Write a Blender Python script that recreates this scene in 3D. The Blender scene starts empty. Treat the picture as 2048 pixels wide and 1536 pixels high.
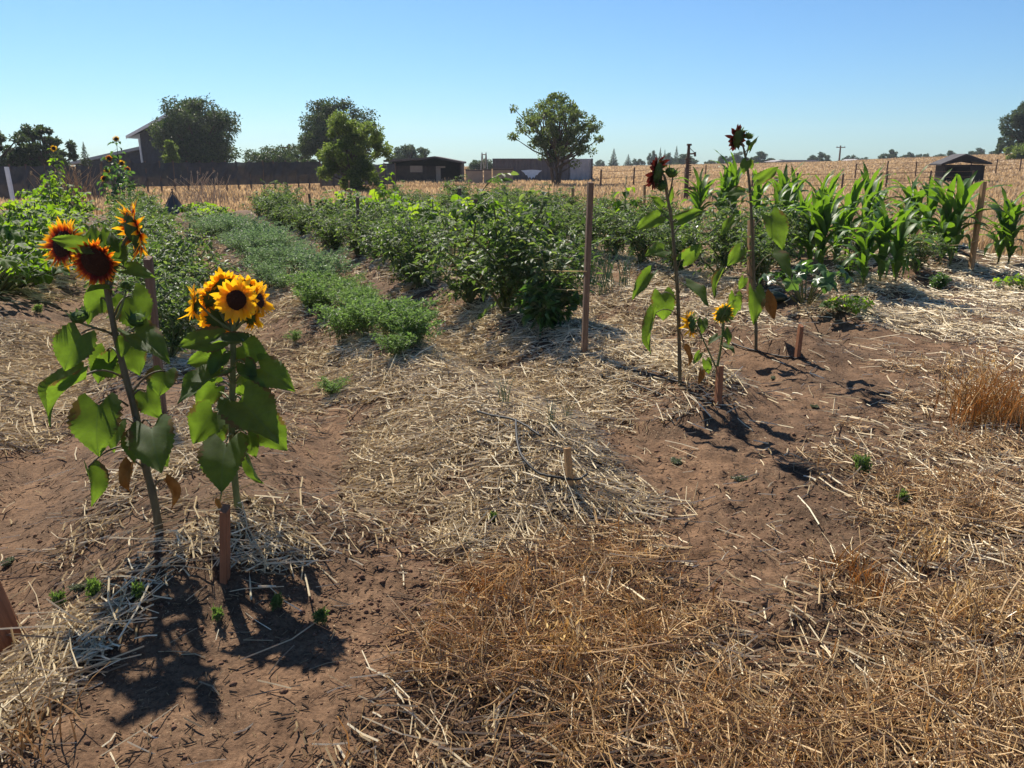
import bpy, math, random
import numpy as np
from mathutils import Vector, Matrix

R = math.radians
C = bpy.context.scene.collection
SC = bpy.context.scene

# ---------------------------------------------------------------- camera, sky, sun, exposure
CAM_H, PITCH, FPX = 1.6, R(15.0), 1650.0
cam = bpy.data.cameras.new("camera")
cam.sensor_width = 36.0
cam.lens = 36.0 * FPX / 2048.0
cam.clip_start, cam.clip_end = 0.05, 3000.0
cam_o = bpy.data.objects.new("camera", cam)
cam_o.location = (0, 0, CAM_H)
cam_o.rotation_euler = (R(90) - PITCH, 0, 0)
C.objects.link(cam_o)
SC.camera = cam_o

SUN_EL, SUN_AZ = R(48.5), R(-27.0)          # azimuth clockwise from +Y (ahead of the camera)
SUN_DIR = Vector((math.sin(SUN_AZ) * math.cos(SUN_EL), math.cos(SUN_AZ) * math.cos(SUN_EL), math.sin(SUN_EL)))
world = bpy.data.worlds.new("World")
SC.world = world
world.use_nodes = True
wn = world.node_tree
sky = wn.nodes.new("ShaderNodeTexSky")
sky.sky_type = 'NISHITA'
sky.sun_disc = False
sky.sun_elevation = SUN_EL
sky.sun_rotation = SUN_AZ
sky.altitude = 100
sky.air_density = 1.0
sky.dust_density = 0.3
sky.ozone_density = 3.0
bg = wn.nodes["Background"]
bg.inputs[1].default_value = 0.062
tint = wn.nodes.new("ShaderNodeMix"); tint.data_type = 'RGBA'; tint.blend_type = 'MULTIPLY'
tint.inputs[0].default_value = 1.0; tint.inputs[7].default_value = (0.55, 0.795, 1.02, 1)
wn.links.new(sky.outputs[0], tint.inputs[6]); wn.links.new(tint.outputs[2], bg.inputs[0])

sun = bpy.data.lights.new("sun", 'SUN')
sun.energy = 5.0
sun.angle = R(0.55)
sun.color = (1.0, 0.92, 0.78)
sun_o = bpy.data.objects.new("sun", sun)
sun_o.rotation_euler = (-SUN_DIR).to_track_quat('-Z', 'Y').to_euler()
C.objects.link(sun_o)

SC.view_settings.view_transform = 'Standard'
SC.view_settings.look = 'None'
SC.view_settings.gamma = 1.0
SC.view_settings.exposure = 0.98
SC.render.engine = 'CYCLES'
SC.cycles.use_denoising = True
SC.cycles.max_bounces = 6
SC.cycles.transparent_max_bounces = 4

# ---------------------------------------------------------------- noise and terrain
def _hash(ix, iy, seed):
    h = (ix.astype(np.int64) * 374761393 + iy.astype(np.int64) * 668265263 + seed * 1442695041) & 0xffffffff
    h = ((h ^ (h >> 13)) * 1274126177) & 0xffffffff
    h = h ^ (h >> 16)
    return (h & 0xffff) / 65535.0
def vnoise(x, y, seed=0):
    x = np.asarray(x, float); y = np.asarray(y, float)
    ix = np.floor(x); iy = np.floor(y)
    fx = x - ix; fy = y - iy
    fx = fx * fx * (3 - 2 * fx); fy = fy * fy * (3 - 2 * fy)
    a = _hash(ix, iy, seed); b = _hash(ix + 1, iy, seed); c = _hash(ix, iy + 1, seed); d = _hash(ix + 1, iy + 1, seed)
    return (a * (1 - fx) + b * fx) * (1 - fy) + (c * (1 - fx) + d * fx) * fy
def fbm(x, y, seed=0, n=3):
    s = 0; a = 1; t = 0
    for i in range(n):
        s = s + a * vnoise(x * 2 ** i, y * 2 ** i, seed + i * 17); t += a; a *= .5
    return s / t
def sstep(a, b, x):
    t = np.clip((np.asarray(x, float) - a) / (b - a), 0, 1)
    return t * t * (3 - 2 * t)

ROW_D = np.array([-.420, .907]); ROW_N = np.array([.907, .420]); ROW_P = 1.65; ROW_0 = .22
def st(x, y): return x * ROW_D[0] + y * ROW_D[1], x * ROW_N[0] + y * ROW_N[1]
def xy(s, t): return s * ROW_D[0] + t * ROW_N[0], s * ROW_D[1] + t * ROW_N[1]
def row_start(t): return np.where(t < 1.9, 3.0 + .15 * (t - .2), 3.3 + .55 * (t - 1.9))

def garden_mask(x, y):
    s, t = st(x, y)
    return sstep(-.5, .35, s - row_start(t)) * (1 - sstep(26, 28, y)) * sstep(-5.6, -5.0, t) * (1 - sstep(13.2, 14, t))
def ground_z(x, y, fine=True):
    x = np.asarray(x, float); y = np.asarray(y, float)
    s, t = st(x, y)
    wob = (fbm(x * .6, y * .6, 5) - .5) * .35
    ph = (t + wob - ROW_0) / ROW_P * 2 * np.pi
    bed = (.5 + .5 * np.cos(ph)) ** .8
    z = garden_mask(x, y) * (bed * .29 - .08)
    z = z + (fbm(x * .45, y * .45, 9) - .5) * .10 * sstep(.5, 3, y)
    z = z + (fbm(x * 2.2, y * 2.2, 21) - .5) * .07
    if fine:
        near = 1 - sstep(14, 26, np.hypot(x, y))
        rough = .35 + .9 * sstep(.4, .65, fbm(x * .8, y * .8, 71))
        z = z + near * rough * ((fbm(x * 8, y * 8, 33) - .5) * .045 + (fbm(x * 22, y * 22, 44, 2) - .5) * .022)
    # the dry field climbs to a crest, higher on the right
    r = np.hypot(x, y)
    u = np.where(y > 1, x / np.maximum(y, 1), -.5)
    crest = np.interp(u, [-.7, -.2, .1, .37, .6, .75, 1.2], [1.0, .7, .75, 1.75, 3.3, 4.0, 4.5])
    rise = sstep(28, 165, y)
    z = z + crest * rise
    z = z - sstep(180, 420, r) * 4.5 * (y > 0)
    z = z + sstep(26, 34, y) * (1 - sstep(150, 220, y)) * (fbm(x * .12, y * .12, 3) - .5) * .25
    return z
def gz(x, y): return float(ground_z(np.array([x]), np.array([y]))[0])

CP, SP = math.cos(PITCH), math.sin(PITCH)
def ray(px, py):
    u = (px - 1024) / FPX; v = (768 - py) / FPX
    return np.array([u, CP + v * SP, v * CP - SP])
LEAN = [0.0, 0.0]           # a plant leaning away from the camera: (pixel row of its foot, metres at 570 rows above it)
def P(px, py, Y):
    Y = Y + LEAN[1] * max(0, LEAN[0] - py) / 570
    d = ray(px, py); k = Y / d[1]
    return Vector((d[0] * k, Y, CAM_H + d[2] * k))
_T = np.geomspace(1.0, 600, 6000)
def at(px, py):
    d = ray(px, py)
    x = d[0] * _T; y = d[1] * _T; z = CAM_H + d[2] * _T
    below = np.nonzero(z < ground_z(x, y, False))[0]
    i = below[0] if len(below) else len(_T) - 1
    return Vector((x[i], y[i], gz(x[i], y[i])))
def to_px(x, y, z=0.0):
    dz = z - CAM_H
    dep = np.maximum(y * CP - dz * SP, .05); up = y * SP + dz * CP
    return 1024 + FPX * x / dep, 768 - FPX * up / dep

# ---------------------------------------------------------------- object helpers
def tag(o, label=None, cat=None, group=None, kind=None):
    if label: o['label'] = label
    if cat: o['category'] = cat
    if group: o['group'] = group
    if kind: o['kind'] = kind
    return o
def thing(name, label, cat, loc=(0, 0, 0), rz=0.0, group=None):
    o = bpy.data.objects.new(name, None); o.empty_display_size = .1
    o.location = loc; o.rotation_euler = (0, 0, rz); C.objects.link(o)
    return tag(o, label, cat, group)
def copy_tree(o, parent=None):
    c = o.copy(); C.objects.link(c); c.parent = parent
    for ch in list(o.children): copy_tree(ch, c)
    return c

class MB:
    """collects vertices, faces and uvs and links them as one mesh object"""
    def __init__(s): s.v = []; s.f3 = []; s.f4 = []; s.n = 0; s.uv = []; s.m3 = []; s.m4 = []
    def add(s, v, f4=None, f3=None, uv=None, mat=0):
        v = np.asarray(v, float).reshape(-1, 3)
        s.v.append(v); s.uv.append(np.zeros((len(v), 2)) if uv is None else np.asarray(uv, float).reshape(-1, 2))
        if f4 is not None and len(f4):
            f = np.asarray(f4, int).reshape(-1, 4); s.f4.append(f + s.n); s.m4.append(np.full(len(f), mat))
        if f3 is not None and len(f3):
            f = np.asarray(f3, int).reshape(-1, 3); s.f3.append(f + s.n); s.m3.append(np.full(len(f), mat))
        s.n += len(v)
    def tube(s, pts, rad, sides=6, mat=0, cap=True):
        pts = [Vector(p) for p in pts]; n = len(pts)
        if not hasattr(rad, '__len__'): rad = [rad] * n
        vs = []; uvs = []; ref = Vector((.13, .31, .94)); L = 0
        for i, p in enumerate(pts):
            d = (pts[min(i + 1, n - 1)] - pts[max(i - 1, 0)]).normalized()
            a = d.cross(ref)
            if a.length < .05: a = d.cross(Vector((1, 0, 0)))
            a.normalize(); b = d.cross(a)
            if i: L += (p - pts[i - 1]).length
            for k in range(sides):
                th = 2 * math.pi * k / sides
                vs.append(p + (a * math.cos(th) + b * math.sin(th)) * rad[i]); uvs.append((k / sides, L))
        f = []
        for i in range(n - 1):
            for k in range(sides):
                k2 = (k + 1) % sides
                f.append((i * sides + k, i * sides + k2, (i + 1) * sides + k2, (i + 1) * sides + k))
        f3 = []
        if cap:
            vs.append(pts[-1]); uvs.append((0, L)); t = len(vs) - 1
            vs.append(pts[0]); uvs.append((0, 0)); b0 = len(vs) - 1
            for k in range(sides):
                k2 = (k + 1) % sides
                f3.append(((n - 1) * sides + k, (n - 1) * sides + k2, t)); f3.append((k2, k, b0))
        s.add([tuple(v) for v in vs], f, f3, uvs, mat)
    def box(s, c, size, rot=None, mat=0, taper=1.0):
        x, y, z = [q / 2 for q in size]
        v = [(-x, -y, -z), (x, -y, -z), (x, y, -z), (-x, y, -z)] + [(a * taper, b * taper, z) for a, b in ((-x, -y), (x, -y), (x, y), (-x, y))]
        if rot is not None: v = [rot @ Vector(p) for p in v]
        v = [(p[0] + c[0], p[1] + c[1], p[2] + c[2]) for p in v]
        s.add(v, [(3, 2, 1, 0), (4, 5, 6, 7), (0, 1, 5, 4), (1, 2, 6, 5), (2, 3, 7, 6), (3, 0, 4, 7)], None, None, mat)
    def build(s, name, mats, parent=None, smooth=False, link=True, loc=None):
        me = bpy.data.meshes.new(name)
        v = np.concatenate(s.v) if s.v else np.zeros((0, 3))
        uv = np.concatenate(s.uv)
        f4 = np.concatenate(s.f4) if s.f4 else np.zeros((0, 4), int)
        f3 = np.concatenate(s.f3) if s.f3 else np.zeros((0, 3), int)
        me.vertices.add(len(v)); me.vertices.foreach_set("co", v.astype(np.float32).ravel())
        loops = np.concatenate([f4.ravel(), f3.ravel()]).astype(np.int32)
        me.loops.add(len(loops)); me.loops.foreach_set("vertex_index", loops)
        tot = len(f4) + len(f3)
        me.polygons.add(tot)
        me.polygons.foreach_set("loop_start", np.concatenate([np.arange(len(f4)) * 4, len(f4) * 4 + np.arange(len(f3)) * 3]).astype(np.int32))
        mi = np.concatenate((s.m4 or [np.zeros(0)]) + (s.m3 or [np.zeros(0)])).astype(np.int32)
        if mi.any(): me.polygons.foreach_set("material_index", mi)
        me.polygons.foreach_set("use_smooth", np.full(tot, smooth))
        ul = me.uv_layers.new(name="UVMap")
        ul.data.foreach_set("uv", uv[loops].astype(np.float32).ravel())
        me.update(calc_edges=True); me.validate()
        for m in (mats if isinstance(mats, (list, tuple)) else [mats]): me.materials.append(m)
        o = bpy.data.objects.new(name, me)
        if link: C.objects.link(o)
        if parent is not None: o.parent = parent
        if loc is not None: o.location = loc
        return o

# ---------------------------------------------------------------- materials
class NT:
    def __init__(s, name):
        s.m = bpy.data.materials.new(name); s.m.use_nodes = True; s.t = s.m.node_tree
        s.t.nodes.clear(); s.out = s.t.nodes.new("ShaderNodeOutputMaterial")
    def n(s, typ, **kw):
        nd = s.t.nodes.new(typ)
        for k, v in kw.items():
            if k.startswith('i_'): nd.inputs[int(k[2:]) if k[2:].isdigit() else k[2:].replace('_', ' ')].default_value = v
            else: setattr(nd, k, v)
        return nd
    def l(s, a, b): s.t.links.new(a, b)
    def noise(s, scale, detail=4, rough=.6, coord=None, dist=0):
        nd = s.n("ShaderNodeTexNoise", i_Scale=scale, i_Detail=detail, i_Roughness=rough, i_Distortion=dist)
        if coord is not None: s.l(coord, nd.inputs['Vector'])
        return nd
    def ramp(s, fac, stops, interp='LINEAR'):
        r = s.n("ShaderNodeValToRGB"); r.color_ramp.interpolation = interp
        while len(r.color_ramp.elements) < len(stops): r.color_ramp.elements.new(.5)
        for e, (p, c) in zip(r.color_ramp.elements, stops):
            e.position = p; e.color = (*c, 1) if len(c) == 3 else c
        s.l(fac, r.inputs[0]); return r
    def mix(s, fac, a, b, mode='MIX'):
        m = s.n("ShaderNodeMix", data_type='RGBA', blend_type=mode)
        for inp, val in ((0, fac), (6, a), (7, b)):
            if isinstance(val, (int, float)): m.inputs[inp].default_value = val
            elif isinstance(val, tuple): m.inputs[inp].default_value = (*val, 1)
            else: s.l(val, m.inputs[inp])
        return m.outputs[2]
    def bump(s, h, strength=.5, dist=.02):
        b = s.n("ShaderNodeBump", i_Strength=strength, i_Distance=dist); s.l(h, b.inputs['Height']); return b.outputs[0]
    def bsdf(s, col, rough=.8, spec=.3, normal=None, trans=None, tfac=.4, metal=0):
        p = s.n("ShaderNodeBsdfPrincipled"); p.inputs['Roughness'].default_value = rough
        p.inputs['Specular IOR Level'].default_value = spec; p.inputs['Metallic'].default_value = metal
        if isinstance(col, tuple): p.inputs['Base Color'].default_value = (*col, 1)
        else: s.l(col, p.inputs['Base Color'])
        if normal is not None: s.l(normal, p.inputs['Normal'])
        if trans is None: s.l(p.outputs[0], s.out.inputs[0]); return s.m
        t = s.n("ShaderNodeBsdfTranslucent")
        if isinstance(trans, tuple): t.inputs[0].default_value = (*trans, 1)
        else: s.l(trans, t.inputs[0])
        if normal is not None: s.l(normal, t.inputs['Normal'])
        x = s.n("ShaderNodeMixShader"); x.inputs[0].default_value = tfac
        s.l(p.outputs[0], x.inputs[1]); s.l(t.outputs[0], x.inputs[2]); s.l(x.outputs[0], s.out.inputs[0])
        return s.m

def foliage_mat(name, stops, tstops, tfac=.45, rough=.42, spec=.45):
    m = NT(name); g = m.n("ShaderNodeNewGeometry")
    c = m.ramp(g.outputs['Random Per Island'], stops); t = m.ramp(g.outputs['Random Per Island'], tstops)
    return m.bsdf(c.outputs[0], rough, spec, None, t.outputs[0], tfac)
def plain_mat(name, c1, c2, scale=8, rough=.8, spec=.2, stretch=None, bump=.3, metal=0):
    m = NT(name); tc = m.n("ShaderNodeTexCoord"); mp = m.n("ShaderNodeMapping")
    if stretch: mp.inputs['Scale'].default_value = stretch
    m.l(tc.outputs['Object'], mp.inputs[0])
    n = m.noise(scale, 6, .65, mp.outputs[0]); r = m.ramp(n.outputs[0], [(.3, c1), (.7, c2)])
    return m.bsdf(r.outputs[0], rough, spec, m.bump(n.outputs[0], bump, .01) if bump else None, metal=metal)

def soil_mat():
    m = NT("soil"); g = m.n("ShaderNodeNewGeometry"); pos = g.outputs['Position']
    big = m.noise(.9, 4, .6, pos); mid = m.noise(7, 6, .65, pos); fin = m.noise(60, 5, .7, pos); grain = m.noise(260, 3, .7, pos)
    c = m.ramp(mid.outputs[0], [(.30, (.072, .040, .023)), (.5, (.142, .083, .048)), (.72, (.212, .127, .074))])
    c2 = m.mix(m.ramp(big.outputs[0], [(.42, (0, 0, 0)), (.62, (1, 1, 1))]).outputs[0], c.outputs[0],
               m.ramp(mid.outputs[0], [(.3, (.060, .036, .022)), (.7, (.135, .083, .050))]).outputs[0])
    spk = m.ramp(fin.outputs[0], [(.36, (.45, .42, .4)), (.52, (1, 1, 1)), (.7, (1.25, 1.2, 1.15))])
    c3 = m.mix(.8, c2, spk.outputs[0], 'MULTIPLY')
    chaff = m.noise(120, 2, .5, pos, 1.5); ch2 = m.noise(2.3, 3, .5, pos)
    cm = m.n("ShaderNodeMath", operation='MULTIPLY')
    m.l(m.ramp(chaff.outputs[0], [(.66, (0, 0, 0)), (.70, (1, 1, 1))]).outputs[0], cm.inputs[0])
    m.l(m.ramp(ch2.outputs[0], [(.4, (.1, .1, .1)), (.6, (1, 1, 1))]).outputs[0], cm.inputs[1])
    c4 = m.mix(cm.outputs[0], c3, (.42, .33, .21))
    at_ = m.n("ShaderNodeAttribute", attribute_name="field")
    fn = m.noise(1.3, 6, .7, pos)
    fc = m.ramp(fn.outputs[0], [(.3, (.27, .185, .115)), (.55, (.34, .245, .155)), (.75, (.40, .30, .20))])
    c5 = m.mix(at_.outputs['Fac'], c4, fc.outputs[0])
    ad = m.n("ShaderNodeMath", operation='MULTIPLY_ADD'); ad.inputs[1].default_value = .35
    m.l(grain.outputs[0], ad.inputs[0]); m.l(fin.outputs[0], ad.inputs[2])
    return m.bsdf(c5, .92, .15, m.bump(ad.outputs[0], .55, .02))

def straw_mat(name, stops, tcol, tfac=.22, rough=.38, spec=.55, band=False):
    m = NT(name); g = m.n("ShaderNodeNewGeometry")
    c = m.ramp(g.outputs['Random Per Island'], stops)
    col = c.outputs[0]
    if band:      # drifts of paler and darker grass across the field
        mp = m.n("ShaderNodeMapping"); mp.inputs['Scale'].default_value = (.03, .16, .1); m.l(g.outputs['Position'], mp.inputs[0])
        col = m.mix(.9, col, m.ramp(m.noise(1.0, 5, .65, mp.outputs[0]).outputs[0], [(.32, (.55, .50, .45)), (.5, (1, 1, 1)), (.7, (1.25, 1.22, 1.15))]).outputs[0], 'MULTIPLY')
    t = m.mix(1.0, col, tcol, 'MULTIPLY')
    return m.bsdf(col, rough, spec, None, t, tfac)

def wood_mat(name, c1, c2):
    m = NT(name); tc = m.n("ShaderNodeTexCoord"); mp = m.n("ShaderNodeMapping"); mp.inputs['Scale'].default_value = (30, 30, 2.0)
    m.l(tc.outputs['Object'], mp.inputs[0])
    n = m.noise(2.5, 6, .7, mp.outputs[0], .6); n2 = m.noise(5, 4, .6, tc.outputs['Object'])
    c = m.ramp(n.outputs[0], [(.3, c1), (.7, c2)])
    c = m.mix(.5, c.outputs[0], m.ramp(n2.outputs[0], [(.3, (.6, .6, .6)), (.7, (1.1, 1.1, 1.1))]).outputs[0], 'MULTIPLY')
    return m.bsdf(c, .85, .15, m.bump(n.outputs[0], .5, .006))

def sunleaf_mat(name, top, trans):
    """big leaf: paler midrib and side veins from its uv, blotches"""
    m = NT(name); uv = m.n("ShaderNodeUVMap"); sx = m.n("ShaderNodeSeparateXYZ"); m.l(uv.outputs[0], sx.inputs[0])
    a = m.n("ShaderNodeMath", operation='SUBTRACT'); a.inputs[1].default_value = .5; m.l(sx.outputs[0], a.inputs[0])
    ab = m.n("ShaderNodeMath", operation='ABSOLUTE'); m.l(a.outputs[0], ab.inputs[0])
    q = m.n("ShaderNodeMath", operation='MULTIPLY_ADD'); q.inputs[1].default_value = -.75; m.l(ab.outputs[0], q.inputs[0]); m.l(sx.outputs[1], q.inputs[2])
    k = m.n("ShaderNodeMath", operation='MULTIPLY'); k.inputs[1].default_value = 7.0; m.l(q.outputs[0], k.inputs[0])
    fr = m.n("ShaderNodeMath", operation='PINGPONG'); fr.inputs[1].default_value = .5; m.l(k.outputs[0], fr.inputs[0])
    mn = m.n("ShaderNodeMath", operation='MINIMUM'); m.l(fr.outputs[0], mn.inputs[0])
    sc = m.n("ShaderNodeMath", operation='MULTIPLY'); sc.inputs[1].default_value = 3.0; m.l(ab.outputs[0], sc.inputs[0]); m.l(sc.outputs[0], mn.inputs[1])
    vein = m.ramp(mn.outputs[0], [(.0, (1, 1, 1)), (.075, (0, 0, 0))])
    tc = m.n("ShaderNodeTexCoord"); n = m.noise(22, 5, .65, tc.outputs['Object'])
    c = m.ramp(n.outputs[0], [(.3, tuple(q * .75 for q in top)), (.7, tuple(q * 1.25 for q in top))])
    t = m.ramp(n.outputs[0], [(.3, tuple(q * .8 for q in trans)), (.7, tuple(q * 1.2 for q in trans))])
    c2 = m.mix(vein.outputs[0], c.outputs[0], tuple(min(1, q * 1.7 + .02) for q in top))
    vt = m.n("ShaderNodeMath", operation='MULTIPLY'); vt.inputs[1].default_value = .45; m.l(vein.outputs[0], vt.inputs[0])
    t2 = m.mix(vt.outputs[0], t.outputs[0], tuple(q * .45 for q in trans))
    big = m.noise(9, 4, .7, tc.outputs['Object']); ed = m.n("ShaderNodeMath", operation='MULTIPLY_ADD'); ed.inputs[1].default_value = 1.05
    m.l(ab.outputs[0], ed.inputs[0]); m.l(big.outputs[0], ed.inputs[2])
    br = m.ramp(ed.outputs[0], [(.95, (0, 0, 0)), (1.0, (1, 1, 1))]); pal = m.ramp(big.outputs[0], [(.55, (0, 0, 0)), (.75, (.5, .5, .5))])
    c2 = m.mix(pal.outputs[0], c2, tuple(q * 1.5 for q in top)); c2 = m.mix(br.outputs[0], c2, (.12, .085, .03)); t2 = m.mix(br.outputs[0], t2, (.14, .10, .02))
    return m.bsdf(c2, .66, .3, m.bump(vein.outputs[0], -.7, .015), t2, .55)

def petal_mat(name, stops, tmul=1.0):
    m = NT(name); uv = m.n("ShaderNodeUVMap"); sx = m.n("ShaderNodeSeparateXYZ"); m.l(uv.outputs[0], sx.inputs[0])
    g = m.n("ShaderNodeNewGeometry")
    j = m.n("ShaderNodeMath", operation='MULTIPLY_ADD'); j.inputs[1].default_value = .22; m.l(g.outputs['Random Per Island'], j.inputs[0])
    j2 = m.n("ShaderNodeMath", operation='SUBTRACT'); j2.inputs[1].default_value = .11; m.l(sx.outputs[1], j.inputs[2]); m.l(j.outputs[0], j2.inputs[0])
    c = m.ramp(j2.outputs[0], stops)
    return m.bsdf(c.outputs[0], .5, .3, None, c.outputs[0], .5)

M = {}
M['soil'] = soil_mat()
M['straw'] = straw_mat("straw", [(0, (.20, .135, .07)), (.18, (.42, .315, .17)), (.5, (.68, .56, .35)), (1, (.88, .81, .62))], (1, .88, .6), .28, .3, .8)
M['dry_grass'] = straw_mat("dry_grass", [(0, (.17, .10, .045)), (.3, (.40, .255, .11)), (.65, (.62, .44, .22)), (1, (.84, .70, .46))], (1.0, .87, .58), .40, .35, .7)
M['orange_grass'] = straw_mat("orange_grass", [(0, (.22, .12, .04)), (.5, (.50, .31, .11)), (1, (.70, .50, .24))], (1.0, .82, .46), .5, .5, .3)
M['mulch'] = straw_mat("dry_mulch", [(0, (.035, .022, .014)), (.5, (.11, .066, .036)), (1, (.28, .19, .10))], (1, .85, .6), .15, .5, .3)
M['field_grass'] = straw_mat("field_grass", [(0, (.35, .255, .165)), (.5, (.43, .325, .215)), (1, (.53, .42, .30))], (1, .9, .72), .5, .6, .1, True)
M['plume'] = straw_mat("plume", [(0, (.35, .26, .19)), (1, (.56, .47, .38))], (1, .95, .85), .4, .7, .1)
M['clod'] = plain_mat("clod", (.11, .062, .04), (.20, .115, .075), 30, .95, .1)
M['wood_grey'] = wood_mat("weathered_wood", (.10, .066, .05), (.20, .135, .10))
M['wood_tan'] = wood_mat("tan_wood", (.25, .145, .070), (.42, .265, .135))
M['wood_red'] = wood_mat("reddish_wood", (.20, .085, .045), (.33, .15, .08))
M['hose'] = plain_mat("black_poly_hose", (.012, .012, .013), (.025, .025, .027), 40, .6, .3, bump=0)
M['twine'] = plain_mat("twine", (.42, .30, .14), (.58, .44, .22), 60, .9, .1)
M['sunleaf'] = sunleaf_mat("sunflower_leaf", (.034, .062, .020), (.15, .25, .018))
M['deadleaf'] = plain_mat("dead_leaf", (.20, .085, .02), (.36, .18, .05), 25, .8, .1)
M['sunstem'] = plain_mat("sunflower_stem", (.07, .09, .03), (.15, .17, .06), 40, .6, .3, (1, 1, .2))
M['redstem'] = plain_mat("dark_stem", (.065, .05, .03), (.13, .11, .055), 40, .6, .3, (1, 1, .2))
M['disc'] = plain_mat("flower_disc", (.012, .004, .003), (.05, .018, .008), 160, .8, .2, bump=.8)
M['sepal'] = foliage_mat("sepal", [(0, (.05, .09, .025)), (1, (.09, .15, .04))], [(0, (.08, .15, .025)), (1, (.14, .23, .04))], .3, .75, .15)
M['petal_bicolour'] = petal_mat("petal_bicolour", [(.0, (.12, .006, .002)), (.30, (.40, .035, .003)), (.50, (.82, .22, .006)), (.74, (.95, .52, .015))])
M['petal_redbrown'] = petal_mat("petal_redbrown", [(.0, (.05, .003, .002)), (.42, (.22, .014, .003)), (.66, (.66, .12, .005)), (.9, (.92, .40, .012))])
M['petal_dark'] = petal_mat("petal_dark", [(.0, (.025, .004, .004)), (.6, (.055, .008, .006)), (1, (.085, .012, .008))])
M['petal_yellow'] = petal_mat("petal_yellow", [(.0, (.60, .18, .004)), (.25, (.86, .42, .008)), (1, (.92, .55, .015))])
G = lambda *a: a
M['tomato'] = foliage_mat("tomato_foliage", [(0, (.028, .052, .023)), (.6, (.057, .092, .040)), (1, (.112, .152, .075))], [(0, (.07, .14, .02)), (.6, (.15, .25, .035)), (1, (.28, .38, .065))], .4, .52, .3)
M['pepper'] = foliage_mat("dark_foliage", [(0, (.018, .045, .016)), (.6, (.04, .085, .027)), (1, (.07, .13, .04))], [(0, (.06, .16, .02)), (1, (.18, .34, .04))], .4, .33, .55)
M['squash'] = foliage_mat("squash_leaf", [(0, (.03, .07, .012)), (1, (.075, .13, .025))], [(0, (.13, .27, .008)), (.5, (.21, .36, .010)), (1, (.32, .46, .02))], .55, .6, .2)
M['carrot'] = foliage_mat("carrot_fern", [(0, (.05, .10, .03)), (1, (.12, .19, .07))], [(0, (.14, .27, .05)), (1, (.28, .42, .10))], .4, .5, .35)
M['bluegreen'] = foliage_mat("bluegreen_fern", [(0, (.07, .125, .06)), (1, (.18, .26, .145))], [(0, (.14, .24, .08)), (1, (.26, .39, .14))], .35, .5, .4)
M['corn'] = foliage_mat("corn_leaf", [(0, (.03, .075, .022)), (1, (.07, .14, .04))], [(0, (.09, .21, .012)), (1, (.20, .35, .016))], .48, .46, .35)
M['onion'] = foliage_mat("onion_blade", [(0, (.05, .10, .06)), (1, (.11, .19, .10))], [(0, (.1, .2, .06)), (1, (.2, .32, .1))], .3)
M['weed'] = foliage_mat("weed_leaf", [(0, (.05, .09, .03)), (1, (.11, .17, .06))], [(0, (.14, .26, .04)), (1, (.26, .4, .06))], .4)
M['greyweed'] = foliage_mat("grey_weed", [(0, (.09, .10, .06)), (1, (.17, .18, .12))], [(0, (.1, .14, .06)), (1, (.18, .22, .1))], .3)
M['dark_tree'] = foliage_mat("dark_tree_leaf", [(0, (.014, .028, .012)), (.6, (.032, .056, .020)), (1, (.075, .11, .036))], [(0, (.03, .06, .012)), (1, (.12, .18, .03))], .3, .5, .35)
M['pale_tree'] = foliage_mat("pale_tree_leaf", [(0, (.035, .06, .018)), (.6, (.075, .115, .032)), (1, (.13, .17, .05))], [(0, (.11, .18, .025)), (1, (.27, .36, .055))], .48, .5, .3)
M['airy_tree'] = foliage_mat("airy_tree_leaf", [(0, (.03, .052, .018)), (.6, (.065, .095, .032)), (1, (.13, .165, .06))], [(0, (.08, .13, .02)), (1, (.24, .31, .05))], .42, .5, .35)
M['far_tree'] = foliage_mat("far_tree_leaf", [(0, (.025, .045, .028)), (1, (.065, .09, .05))], [(0, (.05, .09, .03)), (1, (.12, .17, .05))], .3, .6, .2)
M['bark'] = plain_mat("bark", (.045, .034, .026), (.12, .09, .07), 20, .95, .1, (1, 1, .25), .8)
M['plantstem'] = plain_mat("plant_stem", (.06, .08, .03), (.13, .15, .06), 50, .6, .3)
M['metal_dark'] = plain_mat("rusty_steel", (.05, .03, .022), (.13, .07, .045), 12, .7, .4, metal=.3)
M['metal_grey'] = plain_mat("grey_steel", (.22, .22, .22), (.34, .34, .33), 9, .55, .4, metal=.4)

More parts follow.
